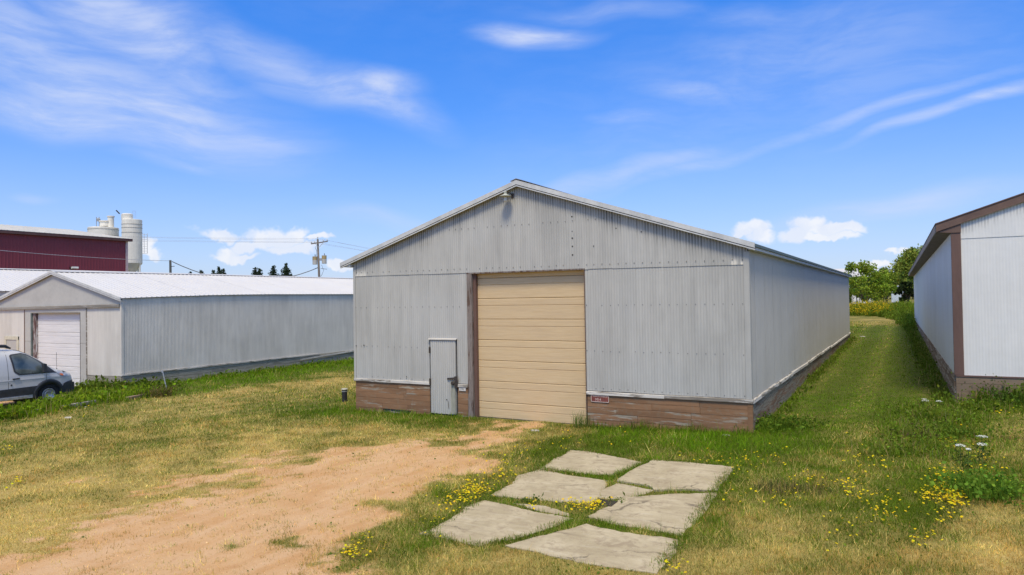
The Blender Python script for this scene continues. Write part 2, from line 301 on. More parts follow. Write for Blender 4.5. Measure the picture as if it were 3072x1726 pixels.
MT['wirepale'] = simple('bare_aluminium_cable', (.5, .48, .47), .4, .1, 3, .3)
MT['pipe'] = simple('black_pipe', (.028, .026, .03), .45, .3, 9)
MT['pipecap'] = simple('pipe_cap', (.42, .40, .30), .6, .2, 20)
MT['signred'] = simple('faded_red_sign', (.20, .055, .042), .5, .25, 9)
MT['signwhite'] = simple('faded_white_lettering', (.66, .52, .44), .5, .1, 9)
MT['signdim'] = simple('worn_lettering', (.25, .17, .145), .6, .1, 9)
MT['plate'] = simple('dirty_white_plate', (.60, .56, .50), .5, .12, 20)
MT['ink'] = simple('black_numerals', (.04, .036, .032), .6, .1, 9)
MT['lampmetal'] = simple('lamp_enamel', (.42, .43, .36), .45, .2, 14)
MT['lampglass'] = simple('lamp_refractor', (.62, .62, .56), .25, .1, 9)
MT['concslab'] = None
m, t, b = newmat('weathered_concrete'); v = oc(t)
n = t.noise(v, 1.6, 6, .6); n2 = t.noise(v, 9, 5, .65); n3 = t.noise(v, 70, 3, .6)
base = t.mix(t.ramp(n, .32, .68), (.35, .29, .18), (.47, .40, .265)); base = t.mix(t.math('MULTIPLY', t.ramp(n2, .48, .7), .6), base, (.29, .225, .15))
base = t.mix(t.math('MULTIPLY', t.ramp(n3, .58, .75), .5), base, (.52, .47, .38)); base = t.mix(t.math('MULTIPLY', t.ramp(n3, .42, .28), .35), base, (.2, .17, .14))
base = t.mix(t.math('MULTIPLY', t.ramp(t.noise(v, 3.1, 5, .7, .6), .54, .66), .55), base, (.24, .185, .12))
vv = t.new('ShaderNodeTexVoronoi', feature='DISTANCE_TO_EDGE'); vv.inputs['Scale'].default_value = .75; t.put(vv.inputs['Vector'], t.vmath('ADD', v, t.vmath('MULTIPLY', t.noise(v, 2.6, 4, .6, color=True), (.5, .5, 0))))
ck = t.math('MULTIPLY', t.ramp(vv.outputs['Distance'], .004, .016, 1., 0.), t.ramp(t.noise(v, .9, 2, .5), .46, .56)); base = t.mix(t.math('MULTIPLY', ck, .7), base, (.10, .08, .055))
stv = t.noise(t.mapping(v, rot=(0, 0, R(24)), scale=(.5, 2.6, 1)), 3.2, 6, .68); base = t.mix(t.math('MULTIPLY', t.ramp(stv, .5, .68), .42), base, (.25, .20, .135)); base = t.mix(t.math('MULTIPLY', t.ramp(stv, .45, .3), .3), base, (.55, .50, .40))
t.put(b.inputs['Base Color'], base); b.inputs['Roughness'].default_value = .9; b.inputs['Specular IOR Level'].default_value = .2
bump(t, b, t.math('ADD', t.math('MULTIPLY', n2, .7), t.math('MULTIPLY', n3, .4)), .5, .012); MT['concslab'] = m
MT['leaf'] = foliage('leaves'); MT['blade'] = foliage('grass_blades', .3, .65); MT['petal'] = foliage('petals', .15, .6)
MT['bark'] = simple('bark', (.10, .08, .06), .9, .25, 9, sc=(1, 1, .3))
MT['gravel'] = foliage('gravel_chips', 0, .85)
# ground
m, t, b = newmat('ground_soil_and_thatch'); v = oc(t); a = t.new('ShaderNodeAttribute'); a.attribute_name = 'surf'
ss = t.new('ShaderNodeSeparateColor'); t.put(ss.inputs[0], a.outputs['Color'])
nf = t.noise(v, 38, 5, .7); nm_ = t.noise(v, 7, 5, .65); nl = t.noise(v, 1.5, 4, .6); vo = t.new('ShaderNodeTexVoronoi'); t.put(vo.inputs['Vector'], v); vo.inputs['Scale'].default_value = 55
d1 = t.mix(t.ramp(nl, .3, .7), (.51, .285, .12), (.59, .37, .185)); rut = t.noise(t.mapping(v, rot=(0, 0, R(-8)), scale=(1.5, .16, 1)), 1.6, 5, .6); d1 = t.mix(t.math('MULTIPLY', t.ramp(rut, .42, .66), .55), d1, (.63, .43, .26)); d1 = t.mix(t.math('MULTIPLY', t.ramp(rut, .46, .3), .5), d1, (.44, .235, .10)); d1 = t.mix(t.math('MULTIPLY', t.ramp(nf, .5, .75), .55), d1, (.68, .50, .35)); d1 = t.mix(t.math('MULTIPLY', t.ramp(nm_, .55, .72), .5), d1, (.45, .24, .11))
d1 = t.mix(t.math('MULTIPLY', t.ramp(vo.outputs['Distance'], .0, .5), .25), d1, (.30, .19, .10))
g1 = t.mix(t.ramp(nf, .35, .65), (.05, .068, .010), (.10, .125, .018)); y1 = t.mix(t.ramp(nf, .35, .65), (.32, .225, .07), (.48, .36, .13))
gr = t.mix(t.math('ADD', ss.outputs[1], t.math('MULTIPLY', t.math('SUBTRACT', nm_, .5), .9), clamp=True), g1, y1)
dm = t.ramp(t.math('ADD', ss.outputs[0], t.math('MULTIPLY', t.math('SUBTRACT', t.math('ADD', t.math('MULTIPLY', nm_, .5), t.math('MULTIPLY', nf, .5)), .5), 1.1)), .3, .62)
t.put(b.inputs['Base Color'], t.mix(dm, gr, d1)); b.inputs['Roughness'].default_value = .95; b.inputs['Specular IOR Level'].default_value = .1
bump(t, b, t.math('ADD', t.math('MULTIPLY', nf, .6), t.math('MULTIPLY', nm_, .8)), .6, .03); MT['ground'] = m

# ------------------------------------------------------------------ mesh helpers
def tag(o, label=None, cat=None, group=None, kind=None):
    if label: o['label'] = label
    if cat: o['category'] = cat
    if group: o['group'] = group
    if kind: o['kind'] = kind
    return o
def thing(name, loc, label, cat, group=None, rz=0., kind=None):
    o = bpy.data.objects.new(name, None); col.objects.link(o); o.location = loc; o.rotation_euler = (0, 0, rz); o.empty_display_size = .2
    return tag(o, label, cat, group, kind)
class MB:
    """collects geometry in world coordinates (minus origin) and links it as one mesh object"""
    def __init__(s, o=(0, 0, 0)): s.v = []; s.f = []; s.o = Vector(o)
    def add(s, vs, fs):
        k = len(s.v); s.v += [Vector(p)-s.o for p in vs]; s.f += [tuple(i+k for i in f) for f in fs]; return s
    def box(s, a, b):
        x0, y0, z0 = a; x1, y1, z1 = b
        return s.add([(x0, y0, z0), (x1, y0, z0), (x1, y1, z0), (x0, y1, z0), (x0, y0, z1), (x1, y0, z1), (x1, y1, z1), (x0, y1, z1)],
                     [(0, 3, 2, 1), (4, 5, 6, 7), (0, 1, 5, 4), (1, 2, 6, 5), (2, 3, 7, 6), (3, 0, 4, 7)])
    def hexa(s, p): return s.add(p, [(0, 3, 2, 1), (4, 5, 6, 7), (0, 1, 5, 4), (1, 2, 6, 5), (2, 3, 7, 6), (3, 0, 4, 7)])
    def bar(s, a, b, w_, h, up=(0, 0, 1)):
        a = Vector(a); b = Vector(b); d = (b-a).normalized(); sd_ = d.cross(Vector(up))
        if sd_.length < 1e-4: sd_ = d.cross(Vector((1, 0, 0)))
        sd_.normalize(); u = sd_.cross(d); sd_ *= w_/2; u *= h/2
        return s.hexa([a-sd_-u, a+sd_-u, b+sd_-u, b-sd_-u, a-sd_+u, a+sd_+u, b+sd_+u, b-sd_+u])
    def tube(s, pts, rad, n=8, cap=True):
        pts = [Vector(p) for p in pts]; rad = rad if isinstance(rad, (list, tuple)) else [rad]*len(pts); vs = []; fs = []
        for i, p in enumerate(pts):
            d = (pts[min(i+1, len(pts)-1)]-pts[max(i-1, 0)]).normalized(); a = d.cross(Vector((0, 0, 1)))
            if a.length < .05: a = d.cross(Vector((1, 0, 0)))
            a.normalize(); b_ = d.cross(a)
            vs += [p+(a*math.cos(k*2*math.pi/n)+b_*math.sin(k*2*math.pi/n))*rad[i] for k in range(n)]
        for i in range(len(pts)-1):
            fs += [(i*n+k, i*n+(k+1) % n, (i+1)*n+(k+1) % n, (i+1)*n+k) for k in range(n)]
        if cap: fs += [tuple(range(n))[::-1], tuple((len(pts)-1)*n+k for k in range(n))]
        return s.add(vs, fs)
    def lathe(s, c, prof, n=20, axis='z'):
        c = Vector(c); vs = []; fs = []
        for (r, h) in prof:
            for k in range(n):
                a = k*2*math.pi/n; q = (r*math.cos(a), r*math.sin(a), h)
                vs.append(c+Vector(q if axis == 'z' else ((h, q[0], q[1]) if axis == 'x' else (q[0], h, q[1]))))
        for i in range(len(prof)-1): fs += [(i*n+k, i*n+(k+1) % n, (i+1)*n+(k+1) % n, (i+1)*n+k) for k in range(n)]
        if prof[0][0] > 1e-4: fs.append(tuple(range(n))[::-1])
        if prof[-1][0] > 1e-4: fs.append(tuple((len(prof)-1)*n+k for k in range(n)))
        return s.add(vs, fs)
    def prism(s, poly, off):
        """extrude polygon (3d points) by vector off"""
        n = len(poly); off = Vector(off); P = [Vector(p) for p in poly]; tri = tessellate_polygon([P])
        fs = [tuple(q) for q in tri]+[tuple(i+n for i in q[::-1]) for q in tri]+[(i, (i+1) % n, (i+1) % n+n, i+n) for i in range(n)]
        return s.add(P+[p+off for p in P], fs)
    def sheet(s, t0, t1, P, zb, zt, n, prof, step, rows=1, lev=None):
        """profiled sheet: P(t)-> base point, zb/zt(t) heights, n outward normal, prof(t)-> relief"""
        k = max(2, int(round((t1-t0)/step))+1); n = Vector(n); vs = []; fs = []; s.g = []
        if lev: rows = len(lev)
        for i in range(k):
            t_ = t0+(t1-t0)*i/(k-1); p = Vector(P(t_))+n*prof(t_); a = zb(t_); b_ = zt(t_)
            if lev:
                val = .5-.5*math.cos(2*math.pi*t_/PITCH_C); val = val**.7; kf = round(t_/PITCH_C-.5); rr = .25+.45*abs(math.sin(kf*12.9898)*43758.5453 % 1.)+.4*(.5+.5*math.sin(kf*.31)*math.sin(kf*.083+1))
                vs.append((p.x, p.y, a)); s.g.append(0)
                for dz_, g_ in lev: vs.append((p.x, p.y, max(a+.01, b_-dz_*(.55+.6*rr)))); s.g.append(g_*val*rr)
            else:
                for j in range(rows+1): vs.append((p.x, p.y, a+(b_-a)*j/rows)); s.g.append(0)
        for i in range(k-1):
            for j in range(rows):
                q = i*(rows+1)+j; fs.append((q, q+rows+1, q+rows+2, q+1))
        return s.add(vs, fs)
    def build(s, name, mat, parent=None, smooth=False, **kw):
        me = bpy.data.meshes.new(name); me.from_pydata([tuple(v) for v in s.v], [], s.f); me.update()
        bm = bmesh.new(); bm.from_mesh(me); bmesh.ops.recalc_face_normals(bm, faces=bm.faces); bm.to_mesh(me); bm.free()
        if smooth:
            for p in me.polygons: p.use_smooth = True
        o = bpy.data.objects.new(name, me); col.objects.link(o); me.materials.append(MT[mat] if isinstance(mat, str) else mat)
        if parent: o.parent = parent
        else: o.location = s.o
        if kw: tag(o, **kw)
        return o
def arr_obj(name, V, F, mat, colr=None, parent=None, loc=(0, 0, 0), attr='col', smooth=False, **kw):
    """mesh object straight from numpy arrays; F is n x k"""
    me = bpy.data.meshes.new(name); n, k = F.shape
    me.vertices.add(len(V)); me.vertices.foreach_set('co', np.ascontiguousarray(V, dtype=np.float32).ravel())
    me.loops.add(n*k); me.loops.foreach_set('vertex_index', np.ascontiguousarray(F, dtype=np.int32).ravel())
    me.polygons.add(n); me.polygons.foreach_set('loop_start', np.arange(0, n*k, k, dtype=np.int32))
    if smooth: me.polygons.foreach_set('use_smooth', np.ones(n, dtype=bool))
    me.update(calc_edges=True)
    if colr is not None:
        a = me.attributes.new(attr, 'FLOAT_COLOR', 'POINT'); c4 = np.ones((len(V), 4), np.float32); c4[:, :3] = colr; a.data.foreach_set('color', c4.ravel())
    o = bpy.data.objects.new(name, me); col.objects.link(o); me.materials.append(MT[mat] if isinstance(mat, str) else mat)
    o.location = loc
    if parent: o.parent = parent; o.location = (0, 0, 0)
    if kw: tag(o, **kw)
    return o
PITCH_C = .0678
def corr(t_): return .0044*math.cos(2*math.pi*t_/PITCH_C)
def ribbed(pitch, h, wtop=.03, wbase=.07):
    def f(t_):
        u = abs((t_/pitch+.5) % 1-.5)*pitch
        return h if u < wtop/2 else (h*(wbase/2-u)/((wbase-wtop)/2) if u < wbase/2 else 0.)
    return f
def clad(parent, org, t0, t1, P, zb, zt, n, mat, sheetw=.61, proud=0., prof=corr, step=PITCH_C/6, name='corrugated_sheet', jit=.001, rows=1, lev=None, lap=.0015):
    """wall cladding as single sheets side by side, each lapped a little over the next"""
    k = max(1, int(round((t1-t0)/sheetw))); n = Vector(n)
    for i in range(k):
        a = t0+(t1-t0)*i/k; b = t0+(t1-t0)*(i+1)/k+(.012 if i < k-1 else 0); o_ = proud+(i % 2)*lap+random.uniform(0, jit); dz = random.uniform(-.006, .006); tl = random.uniform(-.0008, .0008)
        mb_ = MB(org).sheet(a, b, lambda q: Vector(P(q))+n*(o_+tl*(q-a)), lambda q: zb(q)+dz, zt, n, prof, step, rows, lev); g = mb_.g; ob = mb_.build(name, mat, parent, smooth=True)
        if lev: at_ = ob.data.attributes.new('rake_streak', 'FLOAT', 'POINT'); at_.data.foreach_set('value', g)  # dark streaks in the valleys, fading downwards from the top edge
def planks(parent, org, A, B, zt, rows, rh, n, mat, thick=.024, lmin=.9, lmax=2.6, skip=None, name='plank', zl=None, off=0.):
    """horizontal boards from A to B (xy), row heights rh, each board an own object with its own lengths and set"""
    A = Vector(A); B = Vector(B); L = (B-A).length; d = (B-A)/L; n = Vector(n[:2])
    for r_ in range(rows):
        q = 0.
        while q < L-.05:
            l = random.uniform(lmin, lmax); e = min(L, q+l)
            if L-e < .35: e = L
            if not (skip and skip(r_, (q+e)/2)):
                zA = zt(q)-rh*r_; zB = zt(e)-rh*r_; g = .006; jz = random.uniform(-.003, .003); pr = off+random.uniform(0, .007)
                p0 = A+d*(q+.003); p1 = A+d*(e-.003); i0 = n*(-.02); o0 = n*(thick+pr)
                lo0 = zA-rh+g; lo1 = zB-rh+g
                pts = [p0+i0, p1+i0, p1+o0, p0+o0]; zz = [(lo0+jz), (lo1+jz), (lo1-jz), (lo0-jz)]; zu = [zA, zB, zB, zA]
                hx = [(p.x, p.y, z) for p, z in zip(pts, zz)]+[(p.x, p.y, z) for p, z in zip(pts, zu)]
                MB(org).hexa(hx).build(name, mat, parent)
            q = e
def text_obj(s, size, loc, parent, mat, org, name='lettering', squash=1.):
    cu = bpy.data.curves.new(name, 'FONT'); cu.body = s; cu.size = size; cu.align_x = 'CENTER'; cu.align_y = 'CENTER'; cu.extrude = .001; cu.resolution_u = 3
    ob = bpy.data.objects.new('tmp', cu); col.objects.link(ob); dg = bpy.context.evaluated_depsgraph_get(); dg.update()
    me = bpy.data.meshes.new_from_object(ob.evaluated_get(dg)); bpy.data.objects.remove(ob); bpy.data.curves.remove(cu)
    me.transform(Matrix.Translation(Vector(loc)-Vector(org)) @ Matrix.Rotation(R(90), 4, 'X') @ Matrix.Diagonal((squash, 1, 1, 1)))
    me.materials.clear(); me.materials.append(MT[mat]); me.name = name
    o = bpy.data.objects.new(name, me); col.objects.link(o); o.parent = parent; return o

# ================================================================== GROUND
def graded(a, b, step, far):
    core = list(np.arange(a, b+1e-6, step)); lo = []; hi = []; d = step; x = a
    while x > -far: d *= 1.35; x -= d; lo.append(x)
    d = step; x = b
    while x < far: d *= 1.35; x += d; hi.append(x)
    return np.array(lo[::-1]+core+hi)
ax = graded(-29.8, 21.8, .2, 4000); ay = graded(-17.8, 65.8, .2, 4000)
GXX, GYY = np.meshgrid(ax, ay); nx, ny = len(ax), len(ay)
Vg = np.stack([GXX.ravel(), GYY.ravel(), gz(GXX.ravel(), GYY.ravel())], 1)
ii = (np.arange(ny-1)[:, None]*nx+np.arange(nx-1)[None, :]).ravel()
Fg = np.stack([ii, ii+1, ii+nx+1, ii+nx], 1)
inside = (Vg[:, 0] > GX0) & (Vg[:, 0] < GX1) & (Vg[:, 1] > GY0) & (Vg[:, 1] < GY1)
cg = np.stack([np.where(inside, smap(MDIRT, Vg[:, 0], Vg[:, 1]), 0), np.where(inside, smap(MDRY, Vg[:, 0], Vg[:, 1]), .35), np.where(inside, smap(MLUSH, Vg[:, 0], Vg[:, 1]), .4)], 1)
arr_obj('ground', Vg, Fg, 'ground', cg, attr='surf', smooth=True, kind='structure')

# ================================================================== MAIN SHED
W, L = 11.19, 29.87
O = (5.6, 15., -.05)
shed = thing('storage_shed', O, 'large grey corrugated metal shed with tan overhead door and brown plank base', 'shed')
AX = 5.58
def zseam(x): return 3.828-.063*x/W
def zmb(x): return .83+.02*x/W
def ztop(x): return (6.10-(AX-x)*(6.10-4.22)/(AX+.41) if x < AX else 6.10-(x-AX)*(6.10-4.20)/(11.36-AX))-.06
gab = [(.04, 0, -.1), (W-.04, 0, -.1), (W-.04, 0, 4.0), (AX, 0, 5.93), (.04, 0, 4.06)]
c = MB(O).prism([(x, .24, z) for x, _, z in gab], (0, L-.3, 0))
c.box((.04, .02, -.1), (2.70, .239, 3.79)).box((2.70, .02, 2.05), (3.6, .239, 3.79)).box((3.6, .02, -.1), (3.955, .239, 3.79)).box((7.365, .02, -.1), (W-.04, .239, 3.79))
c.prism([(.04, .02, 3.8), (W-.04, .02, 3.8), (W-.04, .02, 4.0), (AX, .02, 5.93), (.04, .02, 4.06)], (0, .219, 0))
c.build('wall_frame', 'core', shed)
F_ = lambda t_: (t_, -.012, 0); N_ = (0, -1, 0)
clad(shed, O, 0, 2.70, F_, zmb, lambda q: zseam(q)+.05, N_, 'grey', rows=2, lap=.004)
clad(shed, O, 2.70, 3.61, F_, lambda q: 2.035, lambda q: zseam(q)+.05, N_, 'grey')
clad(shed, O, 3.61, 3.955, F_, zmb, lambda q: zseam(q)+.05, N_, 'grey')
clad(shed, O, 7.365, W, F_, zmb, lambda q: zseam(q)+.05, N_, 'grey', rows=2, lap=.004)
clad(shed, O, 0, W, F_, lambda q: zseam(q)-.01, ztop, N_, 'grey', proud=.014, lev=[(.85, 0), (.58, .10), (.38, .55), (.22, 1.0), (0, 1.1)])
clad(shed, O, 0, L, lambda q: (W+.012, q, 0), lambda q: .83, lambda q: 4.10, (1, 0, 0), 'greyside')
clad(shed, O, 0, L, lambda q: (-.012, q, 0), lambda q: .83, lambda q: 4.12, (-1, 0, 0), 'greyside', 4.)
clad(shed, O, 0, W, lambda q: (q, L+.012, 0), lambda q: .4, ztop, (0, 1, 0), 'greyside', 4.)
# corner angles
MB(O).box((W-.085, -.034, .84), (W+.032, -.006, 4.03)).box((W+.012, -.006, .84), (W+.034, .09, 4.03)).build('corner_trim', 'grey', shed)
MB(O).box((-.03, -.032, .82), (.05, -.006, 4.1)).build('corner_trim', 'grey', shed)
# roof
sL = (6.10-4.22)/(AX+.41); sR = (6.10-4.20)/(11.36-AX)
def slab(pa, pb, y0, y1, th): return [(pa[0], y0, pa[1]-th), (pb[0], y0, pb[1]-th), (pb[0], y1, pb[1]-th), (pa[0], y1, pa[1]-th), (pa[0], y0, pa[1]), (pb[0], y0, pb[1]), (pb[0], y1, pb[1]), (pa[0], y1, pa[1])]
roof = MB(O).hexa(slab((-.41, 4.215), (AX, 6.095), -.14, L+.15, .03)).hexa(slab((AX, 6.095), (11.36, 4.195), -.14, L+.15, .03)).build('roof', 'whiteroof', shed)
capm = MB(O)
for sgn, sl_ in ((-1, sL), (1, sR)): capm.hexa(slab((AX, 6.15), (AX+sgn*.17, 6.15-.17*sl_), -.17, L+.16, .012) if sgn > 0 else slab((AX-.17, 6.15-.17*sl_), (AX, 6.15), -.17, L+.16, .012))
capm.build('ridge_cap', 'galv', roof)
for (xa, za, xb, zb_) in ((-.41, 4.22, AX, 6.10), (AX, 6.10, 11.37, 4.197)):
    d = Vector((xb-xa, 0, zb_-za)).normalized()
    def band(y0, y1, top, bot, mat, nm):
        p = [(xa, za-bot), (xb, zb_-bot), (xb, zb_-top), (xa, za-top)]
        MB(O).hexa([(p[0][0], y0, p[0][1]), (p[1][0], y0, p[1][1]), (p[1][0], y1, p[1][1]), (p[0][0], y1, p[0][1]), (p[3][0], y0, p[3][1]), (p[2][0], y0, p[2][1]), (p[2][0], y1, p[2][1]), (p[3][0], y1, p[3][1])]).build(nm, mat, shed)
    band(-.175, -.145, -.006, .105, 'trim', 'rake_trim')
    band(-.155, -.03, .106, .122, 'darktrim', 'rake_gap')
    band(-.165, -.12, .123, .152, 'trim', 'rake_lower_trim')
MB(O).box((11.33, -.14, 4.125), (11.372, L+.15, 4.185)).build('eave_edge', 'greenedge', shed)
MB(O).box((11.23, -.13, 4.06), (11.34, L+.12, 4.122)).build('eave_trim', 'trim', shed)
MB(O).box((-.36, -.13, 4.10), (-.05, L+.12, 4.17)).build('eave_trim', 'trim', shed)
# plank base
planks(shed, O, (.02, 0), (2.70, 0), lambda q: .757, 6, .152, N_, 'brownskirt', skip=lambda r_, q: r_ == 5 and .9 < q < 1.6, lmin=.8, lmax=2.2)
planks(shed, O, (7.385, 0), (11.13, 0), lambda q: .76, 5, .152, N_, 'brownskirt', lmin=.7, lmax=2.8)
planks(shed, O, (3.62, 0), (3.945, 0), lambda q: .745, 6, .152, N_, 'brownskirt')
planks(shed, O, (W, 0.02), (W, L), lambda q: .757, 5, .152, (1, 0, 0), 'brownskirty', lmin=2., lmax=4.2)
MB(O).box((0.01, 0, -.2), (.03, L, .76)).build('plank_base_rear', 'brownskirty', shed)
MB(O).box((11.128, -.036, -.1), (11.235, .02, .752)).build('corner_board', 'brownskirt', shed)
MB(O).box((11.19, -.036+.06, -.1), (11.232, .13, .752)).build('corner_board', 'brownskirty', shed)
# broken bottom boards by the left corner, one slipped
MB(O).hexa([(1.28, -.05, -.16), (1.86, -.06, -.20), (1.86, -.02, -.2), (1.28, -.02, -.16), (1.28, -.075, -.04), (1.86, -.07, -.09), (1.86, -.03, -.09), (1.28, -.03, -.04)]).build('plank', 'greyskirt', shed)
# drip boards above the planks
for (a, b_, z) in ((-.02, 1.35, .795), (1.35, 2.715, .800), (3.615, 3.95, .785), (7.37, 9.3, .790), (9.3, 11.25, .8)):
    MB(O).hexa([(a, -.062, z-.038), (b_, -.062, z-.036), (b_, .0, z-.03), (a, .0, z-.03), (a, -.056, z+.026), (b_, -.056, z+.03), (b_, 0, z+.04), (a, 0, z+.04)]).build('drip_board', 'oldtrim', shed)
q = 0.
while q < L-.2:
    e = min(L, q+random.uniform(2.5, 4.5)); s0, s1 = random.uniform(-.02, .012), random.uniform(-.02, .012)
    if 10.4 < q < 11.5: q += 1.0; continue
    MB(O).hexa([(W, q, .762+s0), (W+.065, q, .755+s0), (W+.065, e, .755+s1), (W, e, .762+s1), (W, q, .835+s0), (W+.058, q, .82+s0), (W+.058, e, .82+s1), (W, e, .835+s1)]).build('drip_board', 'oldtrimy', shed); q = e+.01
# overhead door
dg0 = MB(O).box((4.12, .20, -.1), (7.40, .235, 3.83)); od = dg0.build('overhead_door', 'core', shed)
joints = [-.04, .375]+[.375+.545*k for k in range(1, 7)]+[3.83]
for a, b_ in zip(joints[:-1], joints[1:]):
    g = a+.36 if a > 0 else .19
    pr = [(.172, a+.003), (.158, a+.016)]
    if g+.03 < b_: pr += [(.158, g-.010), (.170, g-.002), (.170, g+.005), (.158, g+.013)]
    # fine pressed ridges
    pr += [(.158, b_-.016), (.172, b_-.003)]
    vs = [(x, y, z) for x in (4.15, 7.385) for y, z in pr]+[(x, .199, z) for x in (4.15, 7.385) for z in (a+.003, b_-.003)]
    n = len(pr); fs = [(i, i+1, n+i+1, n+i) for i in range(n-1)]+[(2*n, 0, n, 2*n+2), (n-1, 2*n+1, 2*n+3, 2*n-1)]
    MB(O).add(vs, fs).build('door_section', 'tan', od)
MB(O).box((4.2, .13, -.10), (7.36, .17, -.035)).build('bottom_seal', 'darktrim', od)
MB(O).box((3.957, -.034, -.15), (4.105, .23, 3.80)).build('jamb_post', 'post', shed)
MB(O).box((4.106, .05, -.12), (4.185, .156, 3.80)).build('door_stop', 'brownpost', shed)
MB(O).box((7.352, -.03, -.1), (7.366, .23, 3.79)).build('jamb_edge', 'brownpost', shed)
MB(O).box((3.95, -.036, 3.765), (7.375, .2, 3.80)).build('door_header', 'post', shed)
# service door of corrugated sheet, hung a little askew
MB(O).box((2.70, .0, -.08), (3.615, .05, 2.045)).build('door_gap', 'darktrim', shed)
sdm = MB(O); sdm.sheet(2.745, 3.575, lambda q: (q, -.055, 0), lambda q: .0-.02*math.sin(q*40)*.2, lambda q: 1.985, N_, lambda q: .0085*math.cos(2*math.pi*q/PITCH_C), PITCH_C/8)
sdm.box((2.745, -.045, .02), (3.575, -.01, 1.98)); sdo = sdm.build('service_door', 'grey', shed)
MB(O).box((3.43, -.072, .02), (3.57, -.066, .90)).build('repair_strip', simple('stained_strip', (.36, .35, .27), .6, .2, 5, sc=(1, 1, .2)), sdo)
for z in (1.72, .86): MB(O).box((2.715, -.078, z-.075), (2.765, -.05, z+.075)).tube([(2.735, -.082, z-.08), (2.735, -.082, z+.08)], .012).build('hinge', 'steel', sdo)
MB(O).bar((3.32, -.085, .955), (3.60, -.085, .985), .012, .05).box((3.555, -.09, .72), (3.645, -.06, 1.03)).build('hasp', 'steel', sdo)
pl = MB(O).lathe((3.505, -.105, .845), [(.0, -.022), (.042, -.022), (.05, -.012), (.05, .012), (.042, .022), (.0, .022)], 14, 'y')
pl.tube([(3.475, -.105, .87), (3.475, -.105, .93), (3.505, -.105, .955), (3.535, -.105, .93), (3.535, -.105, .87)], .008, 6).build('padlock', 'steel', sdo)
MB(O).hexa([(2.69, -.085, 2.0), (3.615, -.085, 2.0), (3.615, -.02, 2.02), (2.69, -.02, 2.02), (2.69, -.08, 2.025), (3.615, -.08, 2.025), (3.615, -.02, 2.05), (2.69, -.02, 2.05)]).build('door_flashing', 'oldtrim', shed)
hl = MB(O)
for z0, z1 in ((.22, .40), (.03, .28)):
    pass
hl.lathe((3.28, -.064, .39), [(.0, -.003), (.016, -.002), (.016, .002), (0, .003)], 10, 'y').bar((3.345, -.066, .16), (3.33, -.066, .36), .004, .018, (0, 1, 0)).build('rust_hole', 'ink', sdo)
# bullet-like holes and fastener heads
sc_ = MB(O)
for (x, z) in ((7.06, 5.08), (7.06, 4.72), (7.06, 4.55), (7.06, 4.35), (7.06, 4.14), (7.62, 4.33), (8.2, 4.72), (8.82, 4.6), (.36, 1.80), (.06, 1.78), (1.9, .95)):
    sc_.lathe((x, -.036, z), [(0, -.002), (random.uniform(.012, .022), -.001), (.012, .003), (0, .003)], 7, 'y')
sc_.build('nail_hole', 'ink', shed, kind='stuff')
fs_ = MB(O)
def rowf(x0, x1, zf, y): 
    x = x0
    while x < x1:
        if random.random() < .9: fs_.lathe((x+random.uniform(-.01, .01), y, zf(x)+random.uniform(-.008, .008)), [(0, -.006), (.011, -.004), (.011, .002), (0, .003)], 5, 'y')
        x += PITCH_C*3
for z_, a, b_ in ((.90, .05, 2.68), (1.78, .05, 2.68), (2.9, .05, 3.9), (.90, 7.4, 11.1), (1.8, 7.4, 11.1), (2.9, 7.4, 11.1)): rowf(a, b_, lambda x: z_, -.02)
rowf(.1, 11.1, lambda x: zseam(x)+.10, -.036); rowf(2.6, 8.4, lambda x: 4.98, -.036)
fs_.build('fasteners', simple('fastener_heads', (.15, .14, .13), .5, .1, 9), shed, kind='stuff')

# sign, number plate, barn light on the front wall
sg = thing('address_sign', (7.718, -.045, .663), 'red address sign with white border and lettering right of the overhead door', 'sign')
def rrect(x0, x1, z0, z1, r_, y, n=5):
    p = []
    for cx, cz, a0 in ((x1-r_, z1-r_, 0), (x0+r_, z1-r_, 90), (x0+r_, z0+r_, 180), (x1-r_, z0+r_, 270)):
        for k in range(n+1): a = R(a0+90*k/n); p.append((cx+r_*math.cos(a), y, cz+r_*math.sin(a)))
    return p
so_ = Vector((7.718, -.045, .663))
tb = MB(so_).prism(rrect(7.488, 7.948, .58, .746, .022, -.040), (0, -.004, 0)).build('plate', 'signred', sg)
o_, i_ = rrect(7.488, 7.948, .58, .746, .022, -.0462), rrect(7.501, 7.935, .593, .733, .014, -.0462)
n = len(o_); MB(so_).add(o_+i_, [(k, (k+1) % n, n+(k+1) % n, n+k) for k in range(n)]).build('border', 'signwhite', sg)
text_obj('TOWN OF CAMERON', .042, (7.718, -.0465, .712), sg, 'signwhite', so_, squash=.92)
text_obj('M14', .088, (7.675, -.0465, .638), sg, 'signwhite', so_, squash=.95)
text_obj('1', .07, (7.80, -.0465, .638), sg, 'signdim', so_)
np_ = thing('number_plate', (3.785, -.05, .70), 'small white number plate with black numerals between service door and jamb post', 'number plate')
no_ = Vector((3.785, -.05, .70))
MB(no_).box((3.675, -.048, .648), (3.888, -.042, .738)).build('plate', 'plate', np_)
text_obj('114', .085, (3.762, -.0485, .695), np_, 'ink', no_, squash=.85)
lo = Vector((5.2, -.02, 5.62)); lamp = thing('barn_light', lo, 'round barn light with hanging glass refractor under the gable peak', 'lamp')
hx = tuple(onY(1516, 588, -.24)); hb = onY(1538, 588, -.03)
MB(lo).lathe(hx, [(.0, .06), (.04, .055), (.055, .035), (.148, .0), (.155, -.014), (.145, -.01), (.05, .02), (0, .02)], 22).build('shade', 'lampmetal', lamp, smooth=True)
MB(lo).lathe(hx, [(.035, .055), (.04, .10), (.025, .115), (0, .117)], 14).build('socket_cap', 'lampmetal', lamp)
